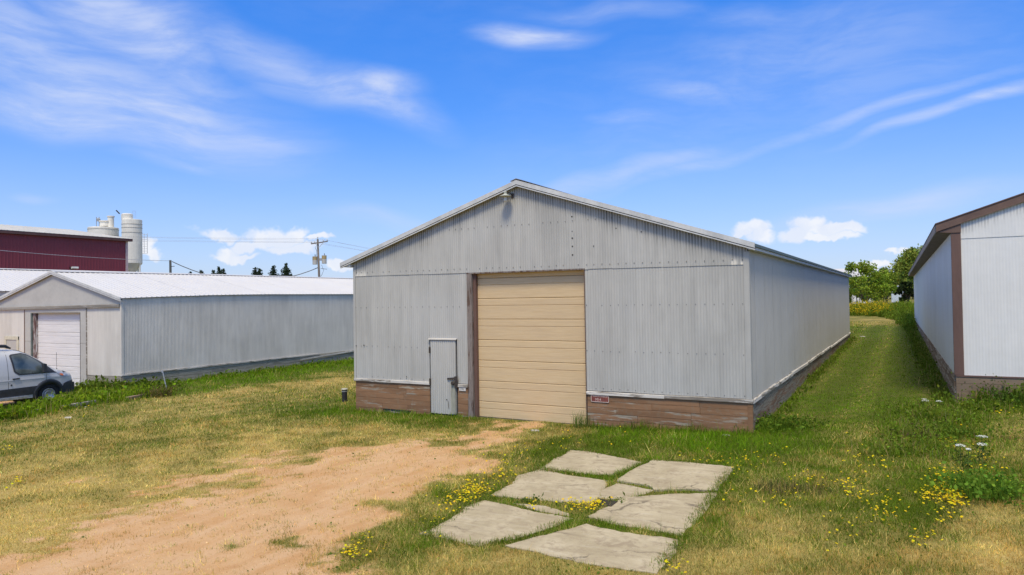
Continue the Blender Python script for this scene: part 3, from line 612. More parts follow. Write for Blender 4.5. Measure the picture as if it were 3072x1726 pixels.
MB(lo).lathe(hx, [(.03, .015), (.033, -.03), (.04, -.07), (.05, -.11), (.038, -.145), (0, -.15)], 14).build('refractor', 'lampglass', lamp, smooth=True)
MB(lo).lathe(hx, [(.03, .0), (.034, -.09), (0, -.1)], 8).build('bulb_stem', 'steel', lamp)
MB(lo).tube([(hb[0], -.03, hb[2]), (hb[0]-.02, -.10, hb[2]+.05), (hx[0]+.06, -.2, hx[2]+.10), (hx[0], hx[1], hx[2]+.10)], .010, 8).box((hb[0]-.035, -.045, hb[2]-.06), (hb[0]+.035, -.018, hb[2]+.06)).build('bracket', 'steel', lamp)

# ================================================================== LEFT SHED
XR, XC, XL, YF, LL = -14.9, -20.1, -25.3, 2.05, 30.
OL = (-20.1, 17., -.45)
ls = thing('storage_shed', OL, 'low grey corrugated shed with bright white metal roof and white roll door behind the van', 'shed')
def kk(y): return min(1., max(0., (y-2.)/8.))
def ez(y): return 3.37+.15*math.sin(kk(y)*math.pi/2)
def rz_(y): return 4.66+.04*math.sin(kk(y)*math.pi/2)
def rpanel(org, parent, y0, y1, xe, xr, fe, fr, mat, pitch=.24, h=.022, name='roof_panel'):
    pf = ribbed(pitch, h, .03, .08); ys = [y0]
    k = math.floor(y0/pitch)
    while k*pitch < y1+pitch:
        for dy in (-.04, -.015, .015, .04):
            v = k*pitch+dy
            if y0 < v < y1: ys.append(v)
        k += 1
    ys.append(y1); vs = []; fs = []
    for y in ys:
        r_ = pf(y); vs += [(xe, y, fe(y)+r_), (xr, y, fr(y)+r_), (xe, y, fe(y)-.012)]
    for i in range(len(ys)-1): fs += [(3*i, 3*i+3, 3*i+4, 3*i+1), (3*i+2, 3*i+5, 3*i+3, 3*i)]
    return MB(org).add(vs, fs).build(name, mat, parent)
def gable_core(org, parent, xl, xr, xc, y0, y1, zb, eL, eR, zr, mat='core'):
    return MB(org).prism([(xl+.03, y0+.03, zb), (xr-.03, y0+.03, zb), (xr-.03, y0+.03, eR), (xc, y0+.03, zr), (xl+.03, y0+.03, eL)], (0, y1-y0-.06, 0)).build('wall_frame', mat, parent)
c = MB(OL).prism([(XL+.03, YF+.25, -.6), (XR-.03, YF+.25, -.6), (XR-.03, YF+.25, 3.3), (XC, YF+.25, 4.6), (XL+.03, YF+.25, 3.3)], (0, LL-.3, 0))
c.box((XL+.03, YF+.02, -.6), (-22.08, YF+.249, 3.0)).box((-17.93, YF+.02, -.6), (XR-.03, YF+.249, 3.0)).box((-22.08, YF+.02, 2.79), (-17.93, YF+.249, 3.0)).build('wall_frame', 'core', ls)
FL = lambda q: (q, YF-.012, 0)
clad(ls, OL, -24.42, -22.62, FL, lambda q: -.45, lambda q: 2.99, N_, 'greyL'); clad(ls, OL, XL, -24.42, FL, lambda q: -.45, lambda q: 2.99, N_, 'greyL')
clad(ls, OL, -17.44, XR, FL, lambda q: .03, lambda q: 3.02, N_, 'greyL')
clad(ls, OL, YF, YF+LL, lambda q: (XR+.012, q, 0), lambda q: .10+.004*(q-2), lambda q: ez(q)-.02, (1, 0, 0), 'greyL')
clad(ls, OL, YF, YF+LL, lambda q: (XL-.012, q, 0), lambda q: .1, lambda q: ez(q)-.02, (-1, 0, 0), 'greyL', 5.)
MB(OL).prism([(XL, YF, 3.02), (XR, YF, 3.05), (XR, YF, 3.30), (XC, YF, 4.55), (XL, YF, 3.30)], (0, -.02, 0)).prism([(XL, YF+.021, 3.0), (XR, YF+.021, 3.0), (XR, YF+.021, 3.30), (XC, YF+.021, 4.55), (XL, YF+.021, 3.30)], (0, .22, 0)).build('gable_panel', 'flatgrey', ls)
MB(OL).hexa([(-25.4, YF-.10, 2.925), (-14.94, YF-.10, 2.995), (-14.94, YF-.02, 2.995), (-25.4, YF-.02, 2.925), (-25.4, YF-.10, 3.04), (-14.94, YF-.10, 3.11), (-14.94, YF-.02, 3.13), (-25.4, YF-.02, 3.06)]).build('beam', 'beam', ls)
MB(OL).box((XR-.05, YF-.03, .06), (XR+.03, YF-.004, 3.32)).box((XR+.01, YF-.004, .1), (XR+.032, YF+.08, 3.32)).build('corner_trim', 'greyL', ls)
# door surround of flat sheet, door, jambs
for a, b_, z0, z1 in ((-22.60, -22.09, -.5, 1.42), (-22.60, -22.09, 1.43, 2.955), (-17.93, -17.47, -.5, 1.40), (-17.93, -17.47, 1.41, 2.97), (-22.09, -17.93, 2.80, 2.965)):
    MB(OL).box((a, YF-.03, z0), (b_, YF+.018, z1)).build('flat_panel', 'flatgrey', ls)
MB(OL).box((-22.65, YF-.045, -.5), (-22.605, YF, 2.93)).build('door_post', 'brownpost', ls)
MB(OL).box((-17.468, YF-.05, .0), (-17.42, YF, 2.95)).build('trim_strip', 'oldtrim', ls)
MB(OL).box((-22.085, YF-.034, -.5), (-22.0, YF+.2, 2.79)).build('door_jamb', simple('green_grey_jamb', (.14, .17, .15), .7, .2, 5), ls)
MB(OL).box((-21.999, YF+.03, -.5), (-21.80, YF+.17, 2.79)).build('door_jamb', old_wood('peeling_jamb', (.62, .58, .54), (.15, .085, .075), .5, 'z'), ls)
MB(OL).box((-17.955, YF-.035, -.5), (-17.925, YF+.2, 2.79)).build('door_jamb', 'pipe', ls)
MB(OL).box((-22.085, YF-.038, 2.755), (-17.93, YF-.02, 2.80)).build('door_header', 'beam', ls)
wd = MB(OL).box((-21.95, YF+.19, -.6), (-17.9, YF+.22, 2.8)).build('roll_door', 'core', ls)
jz = [-.62]+[-.22+.52*k for k in range(6)]+[2.82]
for a, b_ in zip(jz[:-1], jz[1:]):
    g = a+.34; pr = [(.17, a+.004), (.155, a+.02)]
    if g < b_-.05: pr += [(.155, g-.015), (.168, g-.003), (.168, g+.006), (.155, g+.018)]
    pr += [(.155, b_-.02), (.17, b_-.004)]
    vs = [(x, YF+y, z) for x in (-21.93, -17.91) for y, z in pr]; n = len(pr)
    MB(OL).add(vs, [(i, i+1, n+i+1, n+i) for i in range(n-1)]).build('door_section', 'whitedoor', wd)
fr = MB(OL).box((-24.46, YF-.06, -.45), (-24.30, YF-.02, 1.64)).box((-23.33, YF-.06, -.45), (-23.17, YF-.02, 1.64)).box((-24.46, YF-.062, 1.48), (-23.17, YF-.018, 1.645)).build('side_door_frame', 'creamtrim', ls)
MB(OL).box((-24.29, YF-.035, -.45), (-23.34, YF-.015, 1.475)).build('side_door', 'flatgrey', ls)
# roof
n_ = int(LL/.96)
rfl = MB(OL).hexa([(XL-.1, YF-.12, ez(YF)-.03), (XC, YF-.12, 4.60), (XC, YF+LL, 4.62), (XL-.1, YF+LL, 3.47), (XL-.1, YF-.12, ez(YF)+.02), (XC, YF-.12, rz_(YF)), (XC, YF+LL, 4.70), (XL-.1, YF+LL, 3.54)]).build('roof', 'whiteroof', ls)
y = YF-.12; i = 0
while y < YF+LL:
    e = min(YF+LL, y+.96); dj = random.uniform(0, .004)
    rpanel(OL, rfl, y, e, XR+.10, XC, lambda q: ez(q)+.005+dj, lambda q: rz_(q)+dj, 'whiteroof'); y = e
cp = MB(OL); ys = [YF-.14]+[YF+2*k for k in range(1, 16)]
for a, b_ in zip(ys[:-1], ys[1:]):
    for sg_ in (1, -1):
        p = lambda yy, xx: (XC+sg_*xx, yy, rz_(yy)+.058-xx*.25)
        cp.add([p(a, 0), p(b_, 0), p(b_, .17), p(a, .17)], [(0, 1, 2, 3)])
        cp.add([p(a, .17), p(b_, .17), (XC+sg_*.17, b_, rz_(b_)+.058-.17*.25-.018), (XC+sg_*.17, a, rz_(a)+.058-.17*.25-.018)], [(0, 1, 2, 3)])
cp.build('ridge_cap', 'whiteroof', rfl)
for (xa, za, xb, zb_) in ((XL-.12, 3.40, XC, 4.70), (XC, 4.70, XR+.14, 3.40)):
    for y0, y1, tp, bt, mt, nm in ((-.15, -.11, -.012, .10, 'trim', 'rake_trim'), (-.13, -.02, .101, .11, 'darktrim', 'rake_gap'), (-.14, -.09, .111, .165, 'trim', 'rake_lower_trim')):
        MB(OL).hexa([(xa, YF+y0, za-bt), (xb, YF+y0, zb_-bt), (xb, YF+y1, zb_-bt), (xa, YF+y1, za-bt), (xa, YF+y0, za-tp), (xb, YF+y0, zb_-tp), (xb, YF+y1, zb_-tp), (xa, YF+y1, za-tp)]).build(nm, mt, ls)
# base planks and the loose trim boards
planks(ls, OL, (-17.42, YF), (XR, YF), lambda q: .0+.03*q, 4, .15, N_, 'greyskirt')
planks(ls, OL, (XR, YF+.02), (XR, YF+LL), lambda q: .10+.004*q, 4, .15, (1, 0, 0), 'greyskirty', lmin=1.5, lmax=4.)
q = YF
while q < YF+LL:
    e = q+random.uniform(2.4, 3.6); 
    if 13 < q < 15.5: q = e; continue
    z = lambda yy: .115+.004*(yy-2)
    MB(OL).bar((XR+.045, q, z(q)-.02), (XR+.045, min(e, YF+LL), z(e)-.02), .05, .055).build('drip_board', 'oldtrimy', ls); q = e
MB(OL).bar((XR+.06, 16.4, .12), (XR+.10, 12.0, -.06), .04, .07).build('drip_board', 'oldtrimy', ls)

# ================================================================== SHED BEHIND IT (far left)
O2 = (-34.5, 15, -.5); s2 = thing('storage_shed', O2, 'second white roofed shed at the far left behind the van shed', 'shed')
gable_core(O2, s2, -40, -29, -34.5, -4, 34, -.6, 3.9, 3.9, 5.35)
clad(s2, O2, -4, 34, lambda q: (-29+.012, q, 0), lambda q: -.4, lambda q: 3.92, (1, 0, 0), 'greyL', 1.2)
clad(s2, O2, -40, -29, lambda q: (q, -4-.012, 0), lambda q: -.4, lambda q: 3.92+1.44*(1-abs(q+34.5)/5.5), N_, 'greyL', 1.2)
r2 = MB(O2).hexa(slab((-40.15, 3.93), (-34.5, 5.40), -4.2, 34.1, .04)).build('roof', 'whiteroof', s2)
y = -4.2
while y < 34: rpanel(O2, r2, y, min(34.1, y+.96), -28.85, -34.5, lambda q: 3.95, lambda q: 5.40, 'whiteroof', .24); y += .96
cp = MB(O2)
for sg_ in (1, -1):
    p = lambda yy, xx: (-34.5+sg_*xx, yy, 5.47-xx*.26); cp.add([p(-4.2, 0), p(34.1, 0), p(34.1, .18), p(-4.2, .18)], [(0, 1, 2, 3)])
    cp.add([p(-4.2, .18), p(34.1, .18), (-34.5+sg_*.18, 34.1, 5.405), (-34.5+sg_*.18, -4.2, 5.405)], [(0, 1, 2, 3)])
cp.build('ridge_cap', 'whiteroof', r2)

# ================================================================== RED BUILDING, SILOS
XRd = -60.; OR_ = (-72, 8, -.5); rb = thing('metal_building', OR_, 'tall maroon metal building with brown eave and pale low roof', 'building')
gable_core(OR_, rb, -84, XRd, -72, -16, 30.2, -.6, 10.1, 10.1, 11.8)
clad(rb, OR_, -16, 30.2, lambda q: (XRd, q, 0), lambda q: 0, lambda q: 10.12, (1, 0, 0), 'maroon', .92, prof=ribbed(.305, .03, .03, .09), step=.0305, name='siding_panel')
clad(rb, OR_, -84, XRd, lambda q: (q, 30.2, 0), lambda q: 0, lambda q: 10.12+1.7*(1-abs(q+72)/12), (0, 1, 0), 'maroon', 3., prof=ribbed(.305, .03, .03, .09), step=.0305, name='siding_panel')
MB(OR_).box((XRd-.1, 30.05, 0), (XRd+.06, 30.3, 10.05)).build('corner_trim', simple('pale_pink_trim', (.5, .38, .37), .5), rb)
MB(OR_).box((XRd+.02, -16.4, 10.02), (XRd+.42, 30.62, 10.30)).build('eave_gutter', simple('dark_brown_eave', (.10, .05, .045), .6, .15, 2), rb)
r3 = MB(OR_).hexa(slab((-84.5, 10.3), (-72, 12.1), -16.4, 30.7, .06)).build('roof', 'roofbeige', rb)
y = -16.4
while y < 30.7: rpanel(OR_, r3, y, min(30.7, y+.94), XRd+.44, -72, lambda q: 10.315, lambda q: 12.1, 'roofbeige', .47, .035); y += .94
wl = MB(OR_).box((XRd+.0, 24.2, 6.85), (XRd+.16, 24.5, 7.05)).build('wall_light', 'pipe', rb)
MB(OR_).hexa([(XRd+.16, 24.25, 6.86), (XRd+.36, 24.3, 6.9), (XRd+.36, 24.9, 6.9), (XRd+.16, 24.9, 6.86), (XRd+.16, 24.25, 7.06), (XRd+.3, 24.3, 7.08), (XRd+.3, 24.9, 7.08), (XRd+.16, 24.9, 7.06)]).build('lens', 'trim', wl)
def silo(cx, cy, r_, zc, zt, label, rings, extras, legs=4):
    o = (cx, cy, -.4); th = thing('silo', o, label, 'silo', 'concrete plant silos')
    MB(o).lathe((cx, cy, 0), [(0, zc-r_*1.15), (.3, zc-r_*1.15), (r_, zc), (r_, zt), (r_*.98, zt+.05), (0, zt+.10)], 28).build('tank', 'beige', th, smooth=False)
    for z in rings: MB(o).lathe((cx, cy, 0), [(r_+.01, z-.04), (r_+.03, z-.04), (r_+.03, z+.04), (r_+.01, z+.04)], 28).build('ring', 'beige2', th)
    for k in range(legs):
        a = R(20+360/legs*k); px, py = cx+r_*.93*math.cos(a), cy+r_*.93*math.sin(a)
        MB(o).tube([(px, py, -.4), (px, py, zc+.6)], .11, 8).build('leg', 'beige', th)
        a2 = R(20+360/legs*(k+1)); MB(o).bar((px, py, zc-1.3), (cx+r_*.93*math.cos(a2), cy+r_*.93*math.sin(a2), zc-1.3), .1, .1).build('brace', 'beige', th)
    extras(o, th); return th
s1c = at(396, 700, 115); 
def ex1(o, th):
    cx, cy = s1c[0], s1c[1]
    MB(o).lathe((cx-.35, cy-.5, 0), [(.75, 15.4), (.75, 16.15), (.6, 16.25), (0, 16.3)], 20).build('filter_housing', 'beige', th)
    MB(o).bar((cx-.5, cy-1.5, 16.15), (cx-.7, cy-1.9, 16.65), .1, .16).build('vent_arm', 'pole2', th)
    m_ = MB(o)
    for k in range(3): m_.tube([(cx-.2+.4*k, cy+.2, 15.6), (cx-.2+.4*k, cy+.2, 16.7)], .014, 6)
    m_.tube([(cx-.2, cy+.2, 16.7), (cx+.6, cy+.2, 16.68)], .014, 6); m_.build('railing', 'galv', th)
    e = np.array([RT[0], RT[1]])/math.hypot(RT[0], RT[1]); lx, ly = cx+e[0]*1.75, cy+e[1]*1.75; m_ = MB(o)
    for dx in (0, .45): m_.tube([(lx+e[0]*dx, ly+e[1]*dx, 10.5), (lx+e[0]*dx, ly+e[1]*dx, 13.4)], .045, 6)
    for k in range(9): m_.tube([(lx-e[0]*.3, ly-e[1]*.3, 10.5+.34*k), (lx+e[0]*.45, ly+e[1]*.45, 10.5+.34*k)], .025, 5)
    m_.build('ladder', 'trim', th)
silo(s1c[0], s1c[1], 1.33, 9.1, 15.35, 'tall beige silo on legs standing clear right of the maroon building', (13.5, 14.2, 14.7), ex1)
s2c = at(310, 700, 118)
def ex2(o, th):
    cx, cy = s2c[0], s2c[1]; e = np.array([RT[0], RT[1]])/math.hypot(RT[0], RT[1])
    MB(o).lathe((cx+e[0]*.35, cy+e[1]*.35, 0), [(.75, 14.6), (.75, 15.2), (.85, 15.25), (.85, 15.4), (0, 15.5)], 18).build('filter_housing', 'beige', th)
    MB(o).lathe((cx+e[0]*1.1, cy+e[1]*1.1, 0), [(.42, 14.4), (.42, 15.9), (.5, 15.95), (.5, 16.1), (0, 16.15)], 16).build('exhaust_stack', 'beige', th)
    m_ = MB(o)
    for k in (0, .4): m_.tube([(cx-e[0]*(1.0-k), cy-e[1]*(1.0-k), 14.3), (cx-e[0]*(1.0-k), cy-e[1]*(1.0-k), 16.0)], .05, 6)
    m_.lathe((cx-e[0]*.7, cy-e[1]*.7, 0), [(.0, 15.3), (.25, 15.4), (.28, 15.7), (0, 15.9)], 10); m_.build('blower', 'galv', th)
silo(s2c[0], s2c[1], 2.0, 9., 14.35, 'wide beige silo showing over the roof of the maroon building', (13.2, 14.1), ex2)

# ================================================================== RIGHT BUILDING (white front, blue-grey side)
wb = thing('storage_building', (15.23, 5.8, 0), 'white fronted building with brown corner post and brown fascia at the right edge', 'building', rz=.0135)
OW = (0, 0, 0); WW, WL = 14., 42.; SLP = .34
def dr(q): return -.006*q
MB(OW).prism([(.03, .03, -.1), (WW-.03, .03, -.1), (WW-.03, .03, 4.6), (WW/2, .03, 6.95), (.03, .03, 4.6)], (0, .2, 0)).hexa([(.03, .23, -.1), (WW-.03, .23, -.1), (WW-.03, WL, -.1), (.03, WL, -.1), (.03, .23, 4.58), (WW-.03, .23, 4.58), (WW-.03, WL, 4.3), (.03, WL, 4.3)]).build('wall_frame', 'core', wb)
FWb = lambda q: (q, -.012, 0); cw = lambda q: .0013*math.cos(2*math.pi*q/PITCH_C)
topw = lambda q: 4.86+SLP*(q if q < WW/2 else WW-q)
clad(wb, OW, .185, WW, FWb, lambda q: .935, lambda q: 4.50, N_, 'white', .65, prof=cw)
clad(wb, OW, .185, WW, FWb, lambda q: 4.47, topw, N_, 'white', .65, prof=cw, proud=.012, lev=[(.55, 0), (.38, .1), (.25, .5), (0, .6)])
clad(wb, OW, 0.0, WL, lambda q: (-.012, q, 0), lambda q: .95+.05*q/WL, lambda q: 4.66+dr(q), (-1, 0, 0), 'bluegrey', .65)
clad(wb, OW, 0, WL, lambda q: (WW+.012, q, 0), lambda q: .95, lambda q: 4.66+dr(q), (1, 0, 0), 'bluegrey', 6.)
MB(OW).box((-.03, -.05, .945), (.183, -.0, 4.62)).box((-.032, 0, .945), (-.012, .05, 4.62)).build('corner_post', 'brownpost', wb)
for k in (0, 1):
    x0, z0, x1, z1 = (-.36, 4.665, WW/2, 4.665+SLP*(WW/2+.36)) if k == 0 else (WW/2, 4.665+SLP*(WW/2+.36), WW+.36, 4.665)
    MB(OW).hexa([(x0, -.10, z0), (x1, -.10, z1), (x1, -.06, z1), (x0, -.06, z0), (x0, -.10, z0+.20), (x1, -.10, z1+.20), (x1, -.06, z1+.20), (x0, -.06, z0+.20)]).build('fascia_board', 'brownfascia', wb)
    MB(OW).hexa([(x0-.02, -.12, z0+.2), (x1, -.12, z1+.2), (x1, WL+.2, z1+.2-.25), (x0-.02, WL+.2, z0+.2-.25), (x0-.02, -.12, z0+.225), (x1, -.12, z1+.225), (x1, WL+.2, z1+.225-.25), (x0-.02, WL+.2, z0+.225-.25)]).build('roof', 'brownfascia', wb)
MB(OW).prism([(-.34, -.07, 4.655), (.19, -.07, 4.85), (.19, -.07, 4.625), (-.02, -.07, 4.625)], (0, .06, 0)).build('eave_return', 'brownfascia', wb)
for q in range(0, 42, 6):
    MB(OW).hexa([(-.375, q, 4.66+dr(q)), (-.345, q, 4.66+dr(q)), (-.345, q+5.99, 4.66+dr(q+6)), (-.375, q+5.99, 4.66+dr(q+6)), (-.375, q, 4.845+dr(q)), (-.345, q, 4.845+dr(q)), (-.345, q+5.99, 4.845+dr(q+6)), (-.375, q+5.99, 4.845+dr(q+6))]).build('eave_board', simple('sunbleached_eave', (.30, .245, .20), .8, .15, 2, sc=(1, .2, 1)) if q == 0 else bpy.data.materials['sunbleached_eave'], wb)
for q in range(0, 42, 3):
    MB(OW).hexa([(-.345, q, 4.655+dr(q)), (-.0, q, 4.63+dr(q)), (-.0, q+2.985, 4.63+dr(q+3)), (-.345, q+2.985, 4.655+dr(q+3)), (-.345, q, 4.672+dr(q)), (0, q, 4.65+dr(q)), (0, q+2.985, 4.65+dr(q+3)), (-.345, q+2.985, 4.672+dr(q+3))]).build('soffit_board', 'soffit', wb)
planks(wb, OW, (0.0, 0), (WW, 0), lambda q: .93, 4, .205, N_, 'skirt4', thick=.03, lmin=2.4, lmax=4.5)
planks(wb, OW, (0, .03), (0, WL), lambda q: .945+.05*q/WL, 5, .165, (-1, 0, 0), 'skirt4y', thick=.03, lmin=1.8, lmax=4.)
MB(OW).box((.0, -.05, .90), (WW, -.03, .94)).build('sill_strip', 'brownpost', wb)

# ================================================================== FAR BACKGROUND BUILDINGS (right gap)
fp = at(2555, 830, 150); fo = (fp[0], fp[1], 1.2)
fb = thing('farm_building', fo, 'distant white roofed building beyond the end of the large shed', 'building')
zt_ = at(2555, 803, 150)[2]; ze_ = at(2555, 832, 150)[2]
MB(fo).prism([(fp[0]-30, fp[1], 1.), (fp[0]+3.2, fp[1], 1.), (fp[0]+3.2, fp[1], ze_), (fp[0]-30, fp[1], ze_)], (0, 10, 0)).build('wall', 'white', fb)
MB(fo).prism([(fp[0]-31, fp[1]-.4, ze_), (fp[0]-31, fp[1]+5, zt_), (fp[0]-31, fp[1]+10.4, ze_)], (34.6, 0, 0)).build('roof', 'whiteroof', fb)
tp = at(2693, 858, 118); tw_ = 118*30/FOC; to = (tp[0], tp[1], 1.2)
tl = thing('box_trailer', to, 'small white box trailer half hidden by shrubs in the gap between sheds', 'trailer')
MB(to).box((tp[0]-tw_/2, tp[1], 1.75), (tp[0]+tw_/2, tp[1]+5, tp[2])).build('body', simple('pale_trailer', (.55, .60, .63), .5), tl)
MB(to).box((tp[0]-tw_/2-.04, tp[1]-.04, tp[2]), (tp[0]+tw_/2+.04, tp[1]+5.04, tp[2]+.07)).build('roof_rim', 'trim', tl)
for k in (-1, 1): MB(to).lathe((tp[0]+k*(tw_/2-.15)-.1, tp[1]+2.5, 1.55), [(0, 0), (.35, 0), (.35, .2), (0, .2)], 16, 'x').build('wheel', 'pipe', tl)

# ================================================================== CONCRETE PAD
pad = thing('pavement', (10., -5.5, 0), None, None, kind='structure'); pad['label'] = 'broken concrete pad of grey slabs with grass in the joints'
SL = {'A': [(1714,1354),(1760,1357),(1830,1370),(1920,1388),(1880,1408),(1838,1427),(1740,1420),(1628,1409),(1668,1380),(1700,1365)],
      'B': [(1960,1386),(2060,1392),(2193,1405),(2170,1440),(2142,1473),(2060,1470),(1970,1473),(1950,1460),(1858,1446),(1905,1415)],
      'C': [(1622,1412),(1720,1432),(1812,1445),(1800,1480),(1778,1511),(1640,1502),(1480,1488),(1545,1455),(1560,1430)],
      'D': [(1455,1506),(1500,1515),(1600,1538),(1712,1556),(1640,1585),(1560,1610),(1480,1625),(1440,1635),(1380,1625),(1276,1602),(1330,1575),(1385,1545),(1400,1520)],
      'E': [(2145,1482),(2100,1545),(2042,1604),(1940,1585),(1850,1572),(1770,1553),(1840,1520),(1880,1498),(2000,1488)],
      'F': [(1765,1578),(1860,1600),(2022,1622),(2015,1660),(1965,1717),(1880,1710),(1760,1690),(1600,1655),(1522,1640),(1640,1610)],
      'G': [(1850,1452),(1960,1472),(1925,1486),(1860,1500),(1800,1496),(1812,1470)],
      'H': [(1545,1512),(1640,1520),(1700,1540),(1705,1548),(1620,1535)]}
SLABS = []
for k_, pts in SL.items():
    wpt = [ground_px(x, y)[:2] for x, y in pts]; dense = []
    for i in range(len(wpt)):
        a, b_ = np.array(wpt[i]), np.array(wpt[(i+1) % len(wpt)]); n = max(1, int(np.linalg.norm(b_-a)/.10))
        for j in range(n):
            p = a+(b_-a)*j/n; dense.append((p[0]+random.uniform(-.016, .016), p[1]+random.uniform(-.016, .016)))
    cx, cy = np.mean(dense, 0); zc = gzs(cx, cy)
    dense = [(cx+(x-cx)*1.055+.045*(float(vnoise(np.array([x*3.]), np.array([y*3.]), 4)[0])-.5), cy+(y-cy)*1.055+.045*(float(vnoise(np.array([x*3.+9]), np.array([y*3.]), 4)[0])-.5)) for x, y in dense]
    SLABS.append(np.array(dense)*.985+np.array([cx, cy])*.015)
    tx, ty = random.uniform(-.004, .004), random.uniform(-.004, .004)
    h = .011 if k_ not in 'GH' else .008
    if k_ == 'B': h = .026
    top = [(x, y, gzs(x, y)*.8+zc*.2+h+tx*(x-cx)+ty*(y-cy)) for x, y in dense]
    MB((10., -5.5, 0)).prism([(x, y, z) for x, y, z in top], (0, 0, -.14)).build('slab', 'concslab', pad)
dp = ground_px(1815, 1513); dl = thing('drain_grate', (dp[0], dp[1], dp[2]), 'rusty slotted drain grate between the concrete slabs', 'drain grate')
MB(tuple(dp)).box((dp[0]-.16, dp[1]-.14, dp[2]-.05), (dp[0]+.16, dp[1]+.14, dp[2]+.012)).build('frame', 'ink', dl)
for i in range(7): MB(tuple(dp)).box((dp[0]-.15, dp[1]-.13+i*.04, dp[2]+.013), (dp[0]+.15, dp[1]-.108+i*.04, dp[2]+.03)).build('bar', 'steel', dl)
for (x, y, lbl, w_) in ((205, 1254, 'flat pale stone lying in the lawn below the van', .34), (2178, 1307, 'flat pale stone in the grass by the right corner of the large shed', .2), (1605, 1293, 'pale concrete scrap in the grass before the overhead door', .26), (2588, 1010, 'white scrap lying in the mown lane between the sheds', .30), (258, 1222, 'small white stone beside the kerb timbers', .12)):
    p = ground_px(x, y); vs = []; n = 9
    prof = [(math.cos(i*2*math.pi/n)*w_*random.uniform(.4, .55), math.sin(i*2*math.pi/n)*w_*random.uniform(.22, .34)) for i in range(n)]
    MB(tuple(p)).add([(p[0]+a, p[1]+b_, p[2]-.03) for a, b_ in prof]+[(p[0]+a*.86, p[1]+b_*.86, p[2]+.022) for a, b_ in prof], [tuple(range(n))[::-1], tuple(range(n, 2*n))]+[(i, (i+1) % n, n+(i+1) % n, n+i) for i in range(n)]).build('stone', simple('pale_stone', (.46, .43, .37), .9, .15, 9), None, label=lbl, cat='stone', group='loose pale stones')

# ================================================================== VENT PIPE, STAKE, KERB TIMBERS
vp = ground_px(1034, 1205); vo_ = (vp[0], vp[1], vp[2]); vpo = thing('vent_pipe', vo_, 'short black capped pipe standing in the lawn left of the large shed', 'pipe')
MB(vo_).lathe(vo_, [(.085, -.1), (.085, .31), (.092, .315), (.092, .34), (.086, .345), (.086, .38), (0, .38)], 20).build('pipe', 'pipe', vpo, smooth=False)
MB(vo_).lathe((vo_[0], vo_[1], vo_[2]+.381), [(.105, 0), (.11, .02), (.085, .045), (0, .05)], 18).build('cap', 'pipecap', vpo)
MB(vo_).lathe((vo_[0], vo_[1], vo_[2]+.32), [(.094, 0), (.1, .0), (.1, .025), (.094, .025)], 18).build('clamp', 'galv', vpo)
sp_ = ground_px(502, 1178); so2 = tuple(sp_); stk = thing('metal_stake', so2, 'thin grey metal stake leaning in the weeds before the van shed', 'stake')
tpk = onY(487, 1112, sp_[1]); MB(so2).bar(so2, tuple(tpk), .03, .03).build('shaft', 'galv', stk)
MB(so2).bar(tuple(np.array(so2)*.12+np.array(tpk)*.88+np.array([0, -.02, 0])), tuple(tpk+np.array([0, -.02, 0])), .05, .012).build('flange', 'galv', stk)
kt = [(0, 1270), (60, 1247), (130, 1238), (190, 1228), (240, 1220), (285, 1212), (380, 1202), (440, 1192), (505, 1183)]
KP = [ground_px(x, y) for x, y in kt]
for i, nm in ((1, 'grey kerb timber in the weeds nearest the left edge'), (3, 'mossy kerb timber below the front wheel of the van'), (4, 'pale chipped kerb timber in the weeds beyond the van nose'), (6, 'rotted brown kerb timber at the end of the weed strip')):
    a, b_ = KP[i], KP[i+1]; o = tuple((a+b_)/2); k_ = thing('kerb_timber', o, nm, 'timber', 'kerb timbers along the weed strip')
    MB(o).bar((a[0], a[1], a[2]+.04), (b_[0], b_[1], b_[2]+.06), .17, .16).build('beam', 'beam' if i != 6 else 'skirt4', k_)

# ================================================================== VAN
vg = -.50; VN = (-14.23, -.66); VO = (VN[0], VN[1]-2.7, vg)
van = thing('van', VO, 'silver cargo van with dark lower cladding parked nose first at the left shed', 'van')
# s: metres back from the nose, h: height above ground, w: half width; nose points to +y, right side to +x
PT = [(0, .62), (.02, .80), (.07, 1.0), (.16, 1.10), (.35, 1.17), (.60, 1.26), (.80, 1.345), (1.0, 1.50), (1.3, 1.72), (1.6, 1.90), (1.85, 2.01), (2.15, 2.07), (2.8, 2.105), (4.2, 2.10), (5.3, 2.08), (5.5, 1.98), (5.56, 1.75)]
def htop(s): return float(np.interp(s, [p[0] for p in PT], [p[1] for p in PT]))
def wid(s): return float(np.interp(s, [0, .05, .15, .35, .6, .9, 1.3, 2.2, 5.2, 5.56], [.56, .68, .80, .90, .955, .985, 1.0, 1.0, 1.0, .97]))
def wsurf(s, h):
    Ht = htop(s); h0 = .30; u = min(1, max(0, (h-h0)/max(.05, Ht-h0)))
    tumble = 1-.17*max(0, (h-1.12)/1.0)**1.15-.03*max(0, (.62-h)/.32)
    bulge = .012*math.exp(-((h-.98)/.05)**2)
    return wid(s)*(tumble+bulge)*max(0, 1-u**9)**(1/5.)
def vp3(s, h, off=0., side=1): return (VN[0]+side*(wsurf(s, h)+off), VN[1]-s, vg+h)
m, t, b = newmat('silver_paint'); v = oc(t); n = t.noise(v, 3, 3, .5)
t.put(b.inputs['Base Color'], t.mix(n, (.50, .50, .50), (.55, .55, .545))); b.inputs['Metallic'].default_value = .12; b.inputs['Roughness'].default_value = .38; b.inputs['Coat Weight'].default_value = .25; MT['silver'] = m
MT['vanplastic'] = simple('dark_van_cladding', (.035, .037, .042), .45, .15, 6)
m, t, b = newmat('van_glass'); b.inputs['Base Color'].default_value = (.025, .035, .04, 1); b.inputs['Roughness'].default_value = .06; b.inputs['Specular IOR Level'].default_value = .8
